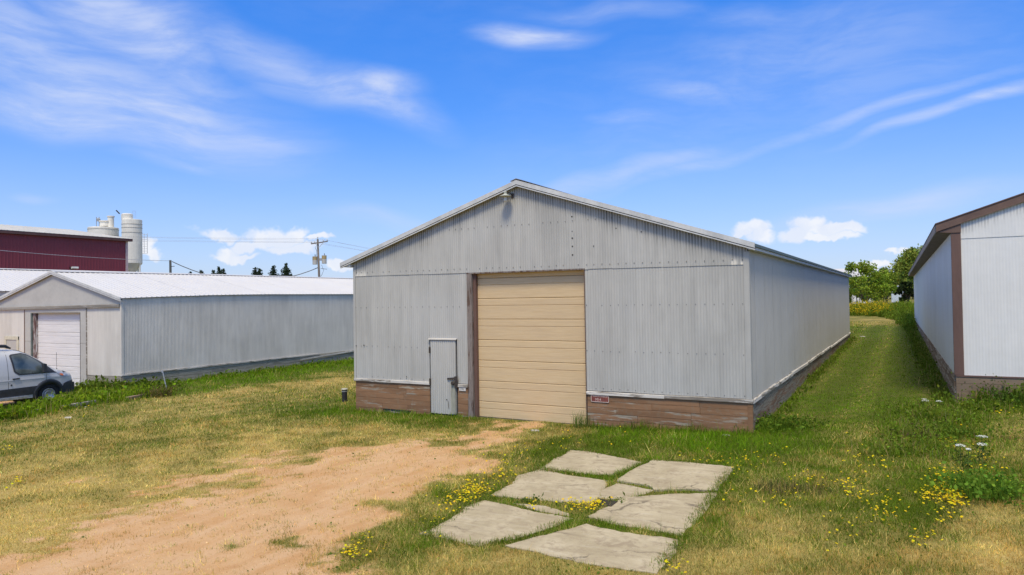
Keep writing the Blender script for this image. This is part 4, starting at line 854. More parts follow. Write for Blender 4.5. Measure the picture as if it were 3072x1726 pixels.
n = t.noise(oc(t), 2.2, 3, .5); t.put(b.inputs['Base Color'], t.mix(t.ramp(n, .35, .65), (.035, .05, .05), (.12, .14, .135))); MT['vanglass'] = m
MT['rubber'] = simple('tyre_rubber', (.02, .02, .02), .85, .15, 20)
MT['rim'] = simple('steel_rim', (.45, .45, .45), .35, .1, 9, .6)
MT['amber'] = simple('amber_lens', (.62, .17, .05), .2, .1, 9)
MT['lens'] = simple('headlight_lens', (.45, .47, .50), .12, .2, 12, .2)
arches = [(1.02, .36, .47), (4.32, .36, .47)]
NS, NH = 140, 44; vs = []; fs = []
for i in range(NS+1):
    s = 5.56*i/NS; Ht = htop(s)
    for j in range(NH+1):
        u = j/NH; h = .30+(Ht-.30)*(1-(1-u)**1.6); vs.append((s, h))
def body(side):
    V = []; 
    for s, h in vs: V.append(vp3(s, h, 0, side))
    F = []
    for i in range(NS):
        for j in range(NH):
            k = i*(NH+1)+j; cs = (vs[k][0]+vs[k+NH+2][0])/2; ch = (vs[k][1]+vs[k+NH+2][1])/2
            if any((cs-a)**2+(ch-hh)**2 < (r_-.03)**2 for a, hh, r_ in arches): continue
            F.append((k, k+1, k+NH+2, k+NH+1))
    return V, F
mbv = MB(VO)
for side in (1, -1): mbv.add(*body(side))
k0 = len(mbv.v)
for e in (0, NS):   # close nose and tail
    ring = [vp3(vs[e*(NH+1)+j][0], vs[e*(NH+1)+j][1], 0, 1) for j in range(NH+1)]+[vp3(vs[e*(NH+1)+j][0], vs[e*(NH+1)+j][1], 0, -1) for j in range(NH, -1, -1)]
    mbv.add(ring, [(j, j+1, 2*(NH+1)-2-j, 2*(NH+1)-1-j) for j in range(NH)])
vb = mbv.build('body', 'silver', van, smooth=True)
MB(VO).box((VN[0]-.86, VN[1]-5.4, vg+.28), (VN[0]+.86, VN[1]-.3, vg+.42)).build('underbody', 'vanplastic', van)
def patch(poly, rows, cols, off, mat, name, parent, sides=(1,), smooth=True):
    hs_ = np.linspace(min(p[1] for p in poly)+1e-4, max(p[1] for p in poly)-1e-4, rows+1); out_ = []
    for side in sides:
        mb_ = MB(VO); V = []; 
        for h in hs_:
            xs = []
            for i in range(len(poly)):
                (s0, h0), (s1, h1) = poly[i], poly[(i+1) % len(poly)]
                if (h0-h)*(h1-h) <= 0 and h0 != h1: xs.append(s0+(s1-s0)*(h-h0)/(h1-h0))
            a, b_ = min(xs), max(xs)
            for c_ in range(cols+1): V.append(vp3(a+(b_-a)*c_/cols, h, off, side))
        mb_.add(V, [(r_*(cols+1)+c_, r_*(cols+1)+c_+1, (r_+1)*(cols+1)+c_+1, (r_+1)*(cols+1)+c_) for r_ in range(rows) for c_ in range(cols)])
        out_.append(mb_.build(name, mat, parent, smooth=smooth))
    return out_[0]
# cab door window, quarter black panel, door seams
glass = [(.90, 1.155), (1.25, 1.155), (2.12, 1.20), (2.30, 1.30), (2.38, 1.86), (2.30, 1.895), (1.95, 1.90), (1.75, 1.86), (1.45, 1.66), (1.15, 1.42)]
patch([(.76, 1.13), (2.02, 1.15), (2.18, 1.27), (2.27, 1.86), (2.17, 1.915), (1.85, 1.925), (1.66, 1.87), (1.38, 1.68), (1.08, 1.43)], 30, 24, .016, 'vanplastic', 'window_surround', van, (1, -1))
wn_ = patch([(1.24, 1.165), (1.98, 1.19), (2.13, 1.29), (2.21, 1.84), (2.12, 1.88), (1.86, 1.89), (1.68, 1.83), (1.42, 1.65), (1.25, 1.50)], 24, 16, .020, 'vanglass', 'side_window', van, (1, -1))
MB(VO).bar(vp3(1.60, 1.18, .022), vp3(1.70, 1.85, .022), .012, .03).build('window_divider', 'vanplastic', van)
patch([(0.02, .31), (.60, .31), (.58, .50), (.50, .70), (.30, .78), (.06, .79), (.02, .70)], 16, 16, .03, 'vanplastic', 'bumper_corner', van, (1, -1))
mbp = MB(VO); mbp.prism([(VN[0]-.93, VN[1]-.45, vg+.26), (VN[0]-.70, VN[1]+.02, vg+.26), (VN[0]+.70, VN[1]+.02, vg+.26), (VN[0]+.93, VN[1]-.45, vg+.26)], (0, 0, .43)); mbp.build('front_bumper', 'vanplastic', van)
patch([(1.44, .42), (3.86, .42), (3.86, .70), (1.36, .72)], 6, 40, .018, 'vanplastic', 'lower_cladding', van, (1, -1))
patch([(4.80, .42), (5.5, .42), (5.5, .66), (4.80, .66)], 4, 8, .018, 'vanplastic', 'lower_cladding', van, (1, -1))
for a, hh, r_ in arches:
    for side in (1, -1):
        mb_ = MB(VO); V = []; n = 40; th0, th1 = R(-8), R(188)
        for i in range(n+1):
            th = th0+(th1-th0)*i/n
            for rr, of in ((r_-.06, -.10), (r_-.055, .03), (r_+.05, .032), (r_+.085, .004)):
                s = a+rr*math.cos(th); h = max(.30, hh+rr*math.sin(th)); V.append(vp3(s, h, of, side))
        mb_.add(V, [(i*4+j, i*4+j+1, i*4+5+j, i*4+4+j) for i in range(n) for j in range(3)]).build('wheel_arch', 'vanplastic', van, smooth=True)
    MB(VO).lathe((VN[0]-.9, VN[1]-a, vg+hh), [(.45, .0), (.45, 1.8)], 24, 'x').build('wheel_well', 'ink', van)
    for side in (1, -1):
        c_ = (VN[0]+side*.845, VN[1]-a, vg+.35)
        wh = MB(VO).lathe(c_, [(.0, -.1*side), (.20, -.1*side), (.31, -.115*side), (.345, -.085*side), (.35, 0), (.345, .085*side), (.31, .112*side), (.225, .10*side), (.22, .06*side), (0, .05*side)], 36, 'x').build('tyre', 'rubber', van, smooth=True)
        MB(VO).lathe(c_, [(.222, .098*side), (.225, .112*side), (.203, .118*side), (.196, .085*side)], 36, 'x').build('rim', 'rim', wh, smooth=True); MB(VO).lathe(c_, [(.14, .07*side), (.135, .108*side), (.112, .11*side), (.105, .07*side)], 36, 'x').build('hub_ring', 'rim', wh, smooth=True)
patch([(.33, 1.02), (.47, .985), (.62, 1.00), (.74, 1.13), (.80, 1.20), (.66, 1.205), (.45, 1.165), (.33, 1.12)], 14, 12, .022, 'lens', 'headlight', van, (1, -1))
patch([(.49, .995), (.60, 1.005), (.66, 1.09), (.54, 1.08)], 6, 6, .028, 'amber', 'turn_signal', van, (1, -1))
patch([(.34, 1.10), (.44, 1.155), (.52, 1.165), (.47, 1.10)], 5, 5, .027, 'vanplastic', 'headlight_bezel', van, (1, -1))
MB(VO).bar(vp3(2.02, 1.045, .03), vp3(2.24, 1.035, .03), .03, .04).build('door_handle', 'vanplastic', van)
MB(VO).lathe(vp3(2.27, .83, .004), [(0, -.01), (.028, -.01), (.028, .012), (0, .016)], 12, 'x').build('fuel_cap', 'vanplastic', van)
for sx, h0, h1 in ((2.36, .45, 1.98), (1.12, .86, 1.13), (3.75, .45, 1.95)):
    mb_ = MB(VO); V = []
    for i in range(17):
        h = h0+(h1-h0)*i/16; V += [vp3(sx-.006, h, .003), vp3(sx+.006, h, .003)]
    mb_.add(V, [(2*i, 2*i+1, 2*i+3, 2*i+2) for i in range(16)]).build('door_seam', 'ink', van)
mb_ = MB(VO); V = []
for i in range(50): s = 1.2+4.2*i/49; V += [vp3(s, .995+.02*(s/5), .004), vp3(s, .98+.02*(s/5), .007), vp3(s, .955+.02*(s/5), .002)]
mb_.add(V, [(3*i+j, 3*i+1+j, 3*i+4+j, 3*i+3+j) for i in range(49) for j in range(2)]).build('side_crease', 'silver', van, smooth=True)
mi = MB(VO).bar(vp3(1.20, 1.22, -.02), vp3(1.26, 1.24, .14), .05, .05).build('mirror_arm', 'vanplastic', van)
c_ = Vector(vp3(1.27, 1.36, .20)); MB(VO).hexa([c_+Vector(q) for q in ((-.11, -.03, -.17), (.11, -.05, -.15), (.10, .06, -.13), (-.10, .07, -.15), (-.10, -.03, .16), (.10, -.05, .15), (.08, .05, .13), (-.09, .06, .14))]).build('wing_mirror', 'vanplastic', van)
rl = MB(VO); rl.tube([vp3(2.55, 2.01, -.05), (VN[0]+.62, VN[1]-2.7, vg+2.20), (VN[0]+.62, VN[1]-5.2, vg+2.20)], .035, 10); rl.build('roof_rail', 'trim', van)
MB(VO).tube([(VN[0]+.62, VN[1]-2.12, vg+2.10), (VN[0]+.62, VN[1]-2.3, vg+2.19), (VN[0]+.62, VN[1]-2.62, vg+2.21)], [.03, .06, .062], 10).build('rail_end', 'vanplastic', van)
MB(VO).bar((VN[0]+.62, VN[1]-3.4, vg+2.06), (VN[0]+.62, VN[1]-3.4, vg+2.2), .05, .05).build('rail_foot', 'vanplastic', van)
MB(VO).tube([vp3(2.0, 2.0, -.28), (VN[0]+.55, VN[1]-2.0, vg+2.02)], .005, 4).build('gutter', 'vanplastic', van)
MB(VO).tube([(VN[0]+.72, VN[1]-.62, vg+1.22), (VN[0]+.72, VN[1]-.63, vg+1.86)], .006, 5).lathe((VN[0]+.72, VN[1]-.62, vg+1.2), [(.025, 0), (.02, .05), (0, .06)], 8).build('antenna', 'vanplastic', van)
ws = MB(VO); V = []
for i in range(13):
    s = .86+(1.95-.86)*i/12; V += [(VN[0]+x*(.52-.04*i/12), VN[1]-s, vg+htop(s)+.004) for x in (-1, -.5, 0, .5, 1)]
ws.add(V, [(i*5+j, i*5+j+1, i*5+6+j, i*5+5+j) for i in range(12) for j in range(4)]).build('windscreen', 'vanglass', van, smooth=True)
MB(VO).bar(vp3(1.75, .36, .02), vp3(3.8, .36, .02), .16, .07).build('running_board', 'rim', van)

# ================================================================== POLES AND WIRES
def utility_pole(base, top, r0, r1, label, mat):
    o = tuple(base); p = thing('utility_pole', o, label, 'utility pole'); MB(o).tube([base, tuple((np.array(base)+np.array(top))/2), top], [r0, (r0+r1)/2, r1], 12).build('pole', mat, p, smooth=True); return p, o
D1 = 85; pt_ = at(953, 718, D1); pb = at(958, 840, D1); pbase = (pb[0]+.12, pb[1]+.1, -.3); p1, o1 = utility_pole(pbase, tuple(pt_), .17, .11, 'utility pole with crossarm and two transformer cans beyond the white roof', 'pole')
ca, cb_ = at(932.5, 732, D1-.25), at(983.5, 724.5, D1-.25); MB(o1).bar(tuple(ca), tuple(cb_), .11, .13).build('crossarm', 'pole', p1)
for e_, x_, y_ in ((0, 946, 738), (1, 972, 732)): MB(o1).bar(tuple(at(956+2*e_, 742, D1-.3)), tuple(at(x_, y_-6, D1-.3)), .03, .05).build('arm_brace', 'galv', p1)
for x_, y_ in ((934, 730), (944, 729), (953, 716), (970, 725), (981, 723)):
    q = at(x_, y_, D1-.25); MB(o1).lathe((q[0], q[1], q[2]), [(.04, -.05), (.03, .06), (.075, .08), (.075, .12), (.04, .2), (0, .22)], 8).build('insulator', 'trim', p1)
for x_, yt, yb in ((944.5, 769.5, 794), (972.5, 766.5, 791.5)):
    ct = at(x_, yt, D1-.1); cb2 = at(x_, yb, D1-.1); h_ = ct[2]-cb2[2]; r_ = .27
    tr = MB(o1).lathe((ct[0], ct[1], cb2[2]), [(r_, 0), (r_, h_*.93), (r_*1.06, h_*.94), (r_*1.04, h_), (0, h_*1.03)], 18).build('transformer', 'transf', p1, smooth=False)
    MB(o1).lathe((ct[0], ct[1], cb2[2]), [(r_*1.012, h_*.55), (r_*1.012, h_*.92)], 18).build('rust_band', 'transf2', tr)
    MB(o1).tube([(ct[0]+.05, ct[1], ct[2]), (ct[0]+.03, ct[1], ct[2]+.24)], [.05, .03], 7).build('bushing', 'ink', tr)
    MB(o1).bar(tuple(at(958, (yt+yb)/2, D1)), (ct[0], ct[1], (ct[2]+cb2[2])/2), .12, .3).build('mounting_bracket', 'galv', tr)
MB(o1).tube([at(948, 738, D1-.3), at(947, 746, D1-.3), at(950, 752, D1-.3), at(949, 768, D1-.3)], .025, 5).build('fuse_link', 'ink', p1)
MB(o1).tube([at(965, 795, D1-.3), at(971, 812, D1-.3), at(966, 824, D1-.3), at(962, 830, D1-.3)], .02, 5).tube([at(962, 806, D1-.3), at(981, 808, D1-.3)], .025, 5).build('jumper_wire', 'ink', p1)
q0 = at(511, 781, 86); q1 = at(513, 880, 86); p2, o2 = utility_pole((q1[0], q1[1], -.4), tuple(q0), .15, .12, 'dark bare pole end showing above the white roof near the silo', 'pole2')
MB(o2).bar(tuple(at(514, 800, 85.7)), tuple(at(524, 799, 85.7)), .06, .06).build('hook', 'ink', p2)
def wire(a, b_, sag, r_, mat, label, n=16):
    pts = []
    for i in range(n+1):
        u = i/n; p = np.array(a)*(1-u)+np.array(b_)*u; p = p-np.array([0, 0, sag*4*u*(1-u)]); pts.append(tuple(p))
    o = pts[0]; MB(o).tube(pts, r_, 5, False).build('power_line', mat, None, label=label, cat='cable', group='overhead cables')
wire(at(516, 785, 86), at(955, 803, D1), .0+1.9, .045, 'wire', 'sagging dark service cable between the two poles')
for k_, (x_, y_, yl) in enumerate(((934, 728, 707), (944, 726, 700), (953, 716, 694), (981, 721, 690))):
    lb = ('leftmost', 'second from left', 'pole top', 'rightmost')[k_]
    far_ = at(-900, yl-60, 190); wire(at(x_, y_, D1), far_, 1.2, .010, 'wirepale', 'thin overhead wire running left from the %s insulator' % lb)
    wire(at(x_, y_, D1), at(1500, y_+60+6*k_, 190), .8, .010, 'wirepale', 'thin overhead wire running right from the %s insulator' % lb)
wire(at(511, 783, 86), at(-500, 700, 57), .3, .02, 'wirepale', 'thin pale cable crossing in front of the maroon wall')

# ================================================================== VEGETATION HELPERS
def blades(P, h, w_, colr, lean=.5, seg=1, droop=.35):
    """grass blades from base points: returns V,F,C arrays; seg 1: one triangle, seg 2: bent blade of three"""
    n = len(P); a = np.random.uniform(0, 2*np.pi, n); la = np.random.uniform(0, 2*np.pi, n); ln = np.abs(np.random.normal(0, lean, n))
    side = np.stack([np.cos(a), np.sin(a), np.zeros(n)], 1)*(w_/2)[:, None]; dirv = np.stack([np.cos(la), np.sin(la), np.zeros(n)], 1)
    up = np.array([0, 0, 1.])
    if seg == 1:
        V = np.empty((n, 3, 3)); V[:, 0] = P-side; V[:, 1] = P+side; V[:, 2] = P+dirv*(ln*h)[:, None]+up*h[:, None]
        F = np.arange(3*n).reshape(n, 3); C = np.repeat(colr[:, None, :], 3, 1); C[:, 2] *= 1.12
        return V.reshape(-1, 3), F, C.reshape(-1, 3)
    V = np.empty((n, 5, 3)); mid = P+dirv*(ln*h*.35)[:, None]+up*(h*.6)[:, None]; tip = P+dirv*(ln*h*1.1)[:, None]+up*(h*(1-droop*np.minimum(ln, 1)))[:, None]
    V[:, 0] = P-side; V[:, 1] = P+side; V[:, 2] = mid-side*.8; V[:, 3] = mid+side*.8; V[:, 4] = tip
    b0 = (np.arange(n)*5)[:, None]; F = np.concatenate([b0+[0, 1, 3], b0+[0, 3, 2], b0+[2, 3, 4]])
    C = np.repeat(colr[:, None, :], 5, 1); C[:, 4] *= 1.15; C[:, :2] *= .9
    return V.reshape(-1, 3), F, C.reshape(-1, 3)
def leaves(P, size, colr, flat=0.):
    """leaf-sized diamond faces, folded"""
    n = len(P); d = np.random.normal(0, 1, (n, 3)); d[:, 2] *= (1-flat); d /= np.linalg.norm(d, axis=1)[:, None]
    q = np.random.normal(0, 1, (n, 3)); s_ = np.cross(d, q); s_ /= np.linalg.norm(s_, axis=1)[:, None]; nn = np.cross(d, s_)
    sz = size[:, None]; V = np.empty((n, 4, 3)); V[:, 0] = P; V[:, 1] = P+d*sz*.5+s_*sz*.32+nn*sz*.08; V[:, 2] = P+d*sz; V[:, 3] = P+d*sz*.5-s_*sz*.32+nn*sz*.08
    b0 = (np.arange(n)*4)[:, None]; F = np.concatenate([b0+[0, 1, 2], b0+[0, 2, 3]])
    return V.reshape(-1, 3), F, np.repeat(colr[:, None, :], 4, 1).reshape(-1, 3)
def vary(base, n, v=.25, hue=.12):
    b_ = np.array(base); k = np.exp(np.random.normal(0, v, (n, 1))); c_ = b_*k; c_[:, 0] *= np.exp(np.random.normal(0, hue, n)); return np.clip(c_, .004, .9)
def cat3(L_):
    off = 0; V = []; F = []; C = []
    for v_, f_, c_ in L_: V.append(v_); F.append(f_+off); C.append(c_); off += len(v_)
    return np.concatenate(V), np.concatenate(F), np.concatenate(C)
RNG = np.random.default_rng(11)

# ---- trees and shrubs
def broadleaf(base, H, R_, label, cat, colr, nl, lsize, group=None, gaps=.5, name='tree', squash=1., trunk=.1, lobes=26):
    o = tuple(base); th = thing(name, o, label, cat, group); b_ = np.array(base, float)
    tops = []; mb_ = MB(o); nst = 3 if name == 'shrub' else 1
    for k in range(nst):
        a = RNG.uniform(0, 6.28); r0 = R_*.25*(nst > 1); p0 = b_+[math.cos(a)*r0, math.sin(a)*r0, -.1]; p1 = b_+[math.cos(a)*r0*1.8, math.sin(a)*r0*1.8, H*.45]; p2 = b_+[math.cos(a)*r0*2.2, math.sin(a)*r0*2.2, H*.85]
        mb_.tube([p0, p1, p2], [trunk, trunk*.6, trunk*.2], 7)
    cent = []
    for i in range(lobes):
        u = RNG.uniform(.12, 1.0)**.8; rr = R_*math.sqrt(max(.05, 1-((u-.45)/.62)**2))*RNG.uniform(.35, 1.0); a = RNG.uniform(0, 6.28)
        c_ = b_+np.array([math.cos(a)*rr, math.sin(a)*rr*squash, H*(.12+.85*u)]); cent.append((c_, RNG.uniform(.14, .30)*R_))
        j0 = b_+np.array([0, 0, H*(.1+.6*u*.8)]); mb_.tube([j0, (j0+c_)/2+[0, 0, .1], c_], [trunk*.35, trunk*.22, trunk*.08], 5)
    mb_.build('trunk', 'bark', th)
    P = []; Cc = []
    for c_, r_ in cent:
        m_ = int(nl/lobes); d = RNG.normal(0, 1, (m_, 3)); d /= np.linalg.norm(d, axis=1)[:, None]; rad = RNG.uniform(.2, 1.15, (m_, 1))**.6*r_
        q = c_+d*rad*[1, 1, 1.15]; P.append(q); Cc.append(vary(np.array(colr)*RNG.uniform(.75, 1.3), m_, .22))
    P = np.concatenate(P); Cc = np.concatenate(Cc)
    V, F, C = leaves(P-b_, RNG.uniform(.6, 1.4, len(P))*lsize, Cc); arr_obj('crown', V, F, 'leaf', C, th); return th
def spruce(base, H, R_, label, group):
    o = tuple(base); th = thing('spruce_tree', o, label, 'tree', group); b_ = np.array(base, float)
    MB(o).tube([b_, b_+[0, 0, H*.98]], [H*.018, .03], 6).build('trunk', 'bark', th)
    P = []; n = 0
    z = H*.06
    while z < H*.985:
        u = z/H; rr = min(R_, (H-z)*.60)*RNG.uniform(.8, 1.12)+.10; m_ = max(4, int(9*(1-u)+4)); a0 = RNG.uniform(0, 6.28)
        for k in range(m_):
            a = a0+k*6.283/m_+RNG.uniform(-.2, .2); L_ = rr*RNG.uniform(.7, 1.15); nn = max(3, int(L_*5))
            for j in range(nn):
                f = (j+.5)/nn; P.append([math.cos(a)*L_*f, math.sin(a)*L_*f, z-L_*.28*f+L_*.10*f*f+RNG.uniform(-.1, .1)])
        z += H*.028*RNG.uniform(.8, 1.25)
    P = np.array(P); P = np.repeat(P, 3, 0)+RNG.normal(0, .10, (len(P)*3, 3))
    V, F, C = leaves(P, RNG.uniform(.35, .7, len(P)), vary((.040, .062, .036), len(P), .3)); arr_obj('crown', V, F, 'leaf', C, th)
trs = [(657, 804, 34, 'first of the pair of dark spruces left of the row above the white roof'), (640, 810, 22, 'low spruce at the left of the first dark group above the roof'), (670, 808, 22, 'right hand spruce of the first dark group above the roof'), (604, 812, 26, 'low dark treetop halfway between bare pole and spruce group'), (571, 816, 18, 'tiny dark treetop close to the bare pole'),
       (766, 803, 30, 'left of two spruces standing close together mid roof'), (779, 806, 24, 'right of two spruces standing close together mid roof'), (820, 798, 42, 'broad spruce left of the tallest spruce'), (858, 790, 50, 'tallest dark spruce above the white roof')]
for x_, y_, wpx, lb in trs:
    D_ = 230 if wpx > 25 else 250; tpp = at(x_, y_, D_); Ht_ = tpp[2]+.5; vis = (832-y_)*D_/FOC*1.0
    spruce((tpp[0], tpp[1], -.5), Ht_, max(1.6, wpx*D_/FOC*.62), lb, 'spruces beyond the sheds')
bz = lambda x_, y_: gzs(x_, y_)
def gb(px, py, D): p = at(px, py, D); return (p[0], p[1], bz(p[0], p[1]))
k_ = gb(2585, 900, 88); broadleaf(k_, at(2585, 792, 88)[2]-k_[2], 2.3, 'loose airy shrub with gaps just past the back of the large shed', 'shrub', (.23, .30, .035), 3800, .24, name='shrub', lobes=34, trunk=.06)
k_ = gb(2640, 900, 90); broadleaf(k_, at(2640, 815, 90)[2]-k_[2], 1.9, 'dense green shrub in the middle of the gap between the sheds', 'shrub', (.22, .31, .035), 4000, .24, name='shrub', lobes=30, trunk=.06)
k_ = gb(2560, 905, 96); broadleaf(k_, at(2560, 838, 96)[2]-k_[2], 1.6, 'low dark shrub against the back corner of the large shed', 'shrub', (.16, .22, .03), 3000, .26, name='shrub', lobes=20, trunk=.06)
k_ = gb(2725, 905, 126); broadleaf(k_, at(2725, 768, 126)[2]-k_[2], 3.6, 'tall olive green tree behind the gap between the sheds', 'tree', (.24, .28, .05), 7500, .34, group='trees beyond the gap', lobes=46, trunk=.2)
k_ = gb(2775, 905, 120); broadleaf(k_, at(2775, 745, 120)[2]-k_[2], 3.6, 'tallest tree half hidden by the eave of the white fronted building', 'tree', (.21, .26, .045), 7500, .34, group='trees beyond the gap', lobes=46, trunk=.2)
k_ = gb(2660, 905, 140); broadleaf(k_, at(2660, 808, 140)[2]-k_[2], 3.0, 'darker tree behind the dense shrub in the gap', 'tree', (.13, .19, .04), 6000, .36, group='trees beyond the gap', lobes=36, trunk=.2)
k_ = gb(2720, 905, 108); broadleaf(k_, at(2720, 850, 108)[2]-k_[2], 1.3, 'dark bush beside the white box trailer', 'bush', (.025, .04, .012), 3000, .26, name='shrub', lobes=18, trunk=.06)
for i, (px_, D_) in enumerate(((2480, 330), (2600, 340), (2690, 360), (2790, 330))):
    k_ = gb(px_, 880, D_); broadleaf((k_[0], k_[1], .3), 9+1.5*(i % 2), 12, ('far tree on the skyline behind the large shed', 'far tree on the skyline left of the shrubs', 'far tree on the skyline behind the trailer', 'far tree on the skyline behind the blue-grey wall')[i], 'tree', (.10, .13, .06), 5000, .9, group='far skyline trees', lobes=40, trunk=.3)

# ---- lawn grass: blades thin out with distance from the lens
def inpoly(x, y, poly):
    c_ = np.zeros(len(x), bool); j = len(poly)-1
    for i in range(len(poly)):
        xi, yi = poly[i]; xj, yj = poly[j]
        with np.errstate(divide='ignore', invalid='ignore'): c_ ^= ((yi > y) != (yj > y)) & (x < (xj-xi)*(y-yi)/(yj-yi+1e-12)+xi)
        j = i
    return c_
def blocked(x, y, slabs=True):
    m_ = ((x > -.05) & (x < W+.06) & (y > -.05) & (y < L+.1)) | ((x > XL-.1) & (x < XR+.05) & (y > YF-.04))
    xb = 15.23-.0135*(y-5.8); m_ |= (x > xb-.05) & (y > 5.75) & (y < 48)
    if slabs:
        for pl_ in SLABS: m_ |= inpoly(x, y, pl_)
    return m_
def lawn(N, d0, d1, wmul):
    half = R(43); th = RNG.uniform(-half, half, N)+YAW; d = d0*(d1/d0)**RNG.uniform(0, 1, N)     # density falls as 1/d^2
    x = CAM[0]-np.sin(th)*d; y = CAM[1]+np.cos(th)*d
    dirt, dry, lush = smap(MDIRT, x, y), smap(MDRY, x, y), smap(MLUSH, x, y)
    clump = vnoise(x*5, y*5, 51)*.6+vnoise(x*17, y*17, 52)*.4
    keep = (RNG.uniform(0, 1, N) < np.clip(1.05-1.12*dirt, .035+.30*(clump > .64), 1)*np.clip(.45+clump*1.1, 0, 1)) & ~blocked(x, y) & (x > GX0+.2) & (y < GY1-.5)
    keep &= ~((x < -10.9) & (y < 1.2) & (RNG.uniform(0, 1, N) < .75))
    x, y, d, dirt, dry, lush = x[keep], y[keep], d[keep], dirt[keep], dry[keep], lush[keep]; n = len(x)
    isdry = RNG.uniform(0, 1, n) < np.clip(dry*1.15-.06+dirt*.5, 0, .97)
    green = np.array([.110, .150, .012])*(1-lush[:, None])+np.array([.120, .225, .007])*lush[:, None]
    tan_ = np.array([.54, .425, .135])
    c_ = np.where(isdry[:, None], tan_, green)*np.exp(RNG.normal(0, .30, (n, 1))); c_[:, 0] *= np.exp(RNG.normal(0, .12, n))
    brn = (vnoise(x*1.7, y*1.7, 81)*.6+vnoise(x*6, y*6, 82)*.4 > .60) & isdry; c_[brn] *= np.array([.86, .74, .66])
    c_ *= (.62+.36*vnoise(x*2.3, y*2.3, 61)+.42*vnoise(x*7, y*7, 62))[:, None]
    c_ *= np.where((x > 11.3) & (x < 15), 1+.15*sst(0, 5, y)*np.sin((x-11.2)*4.1+.3*np.sin(y*.4)), 1)[:, None]
    h = (.022+.030*lush+.016*(1-dry)*(1-dirt)+.008*vnoise(x*6, y*6, 71))*np.exp(RNG.normal(0, .35, n))*(.55+1.0*vnoise(x*7, y*7, 62))*1.25*(1+.012*np.maximum(0, d-15))
    w_ = .0046*(d/8.)*wmul*np.exp(RNG.normal(0, .2, n))
    ln_ = sst(11.0, 11.6, x)*sst(-2.5, 4, y); h = h*(1-ln_)+ln_*.034*np.exp(RNG.normal(0, .2, n))*(1+.012*np.maximum(0, d-15))
    nearpad = (np.abs(x-9.95) < 1.9) & (np.abs(y+5.6) < 3.0); h = np.where(nearpad, h*.8, h)
    z = gz(x, y)-.004
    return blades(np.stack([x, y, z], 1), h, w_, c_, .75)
V, F, C = cat3([lawn(620000, 7.2, 22, 1.0), lawn(260000, 22, 64, 1.15)])
# broad-leaved lawn weeds low in the turf
N = 26000; th = RNG.uniform(-R(43), R(43), N)+YAW; d = 7.4*(26/7.4)**RNG.uniform(0, 1, N); x = CAM[0]-np.sin(th)*d; y = CAM[1]+np.cos(th)*d
k = (RNG.uniform(0, 1, N) < (1-smap(MDRY, x, y))*(1-smap(MDIRT, x, y))*sst(.45, .7, fbm(x*1.2, y*1.2, 3, 44))) & ~blocked(x, y) & ~((x > 11.3) & (y > 2)); x, y, d = x[k], y[k], d[k]
LV = leaves(np.stack([x, y, gz(x, y)+.012], 1), RNG.uniform(.025, .055, len(x))*(1+.02*np.maximum(0, d-12)), vary((.10, .165, .015), len(x), .3), .6)
V, F, C = cat3([(V, F, C), LV])
arr_obj('lawn_grass', V, F, 'blade', C, kind='stuff', label='mown lawn grass, part green and part dried to straw', cat='grass')

# ---- rank grass and weeds along the walls, in the slab joints and in the strip by the van
def strip(pts, width, n, h0, h1, colr, w_, lean=.45, dryf=.1, leafy=0):
    pts = np.array(pts, float); seg = np.linalg.norm(np.diff(pts, axis=0), axis=1); cs = np.concatenate([[0], np.cumsum(seg)]); u = RNG.uniform(0, cs[-1], n)
    i = np.clip(np.searchsorted(cs, u)-1, 0, len(seg)-1); f = (u-cs[i])/seg[i]; p = pts[i]+(pts[i+1]-pts[i])*f[:, None]
    dv = (pts[i+1]-pts[i])/seg[i][:, None]; nrm = np.stack([-dv[:, 1], dv[:, 0]], 1); p = p+nrm*(RNG.normal(0, .34, n)*width)[:, None]; kk_ = ~blocked(p[:, 0], p[:, 1], False); p = p[kk_]; n = len(p)
    cl = fbm(p[:, 0]*1.6, p[:, 1]*1.6, 3, 91); k = RNG.uniform(0, 1, n) < np.clip(cl*2.2-.45, .1, 1); p = p[k]; cl = cl[k]; n = len(p)
    h = (h0+(h1-h0)*RNG.uniform(0, 1, n)**1.5)*np.clip(.4+cl*1.2, .4, 1.4); z = gz(p[:, 0], p[:, 1])
    c_ = vary(colr, n, .25); dm_ = RNG.uniform(0, 1, n) < dryf; c_[dm_] = vary((.34, .27, .11), int(dm_.sum()), .2)
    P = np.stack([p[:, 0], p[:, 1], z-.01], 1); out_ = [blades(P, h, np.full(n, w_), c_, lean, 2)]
    if leafy:
        m_ = int(n*leafy); s_ = RNG.integers(0, n, m_); Q = P[s_]+np.stack([RNG.normal(0, .07, m_), RNG.normal(0, .07, m_), h[s_]*RNG.uniform(.2, 1.0, m_)], 1)
        out_.append(leaves(Q, RNG.uniform(.6, 1.3, m_)*max(.06, w_*7), vary(np.array(colr)*.85, m_, .3)))
    return cat3(out_)
GR = (.145, .235, .012); GD = (.11, .165, .016)
gs = []
gs.append(strip([(-.05, -.16), (2.6, -.2), (3.95, -.22)], .28, 900, .06, .2, GR, .010))
gs.append(strip([(7.5, -.2), (11.2, -.16)], .30, 1400, .07, .26, GD, .009))
gs.append(strip([(11.40, 0), (11.40, 29.8)], .34, 5000, .05, .20, GD, .014, leafy=.12))
gs.append(strip([(-14.7, 3.5), (-14.65, 18)], .5, 3500, .08, .28, GR, .022, leafy=.2))
gs.append(strip([(-14.2, 5), (-13.8, 18)], 1.3, 5000, .08, .2, GR, .028))
V, F, C = cat3(gs); arr_obj('wall_grass', V, F, 'blade', C, kind='stuff', label='rank green grass growing along the foot of the shed walls', cat='grass')
ks = [tuple(p[:2]) for p in KP]
off_ = lambda dx, dy: [(x+dx, y+dy) for x, y in ks]
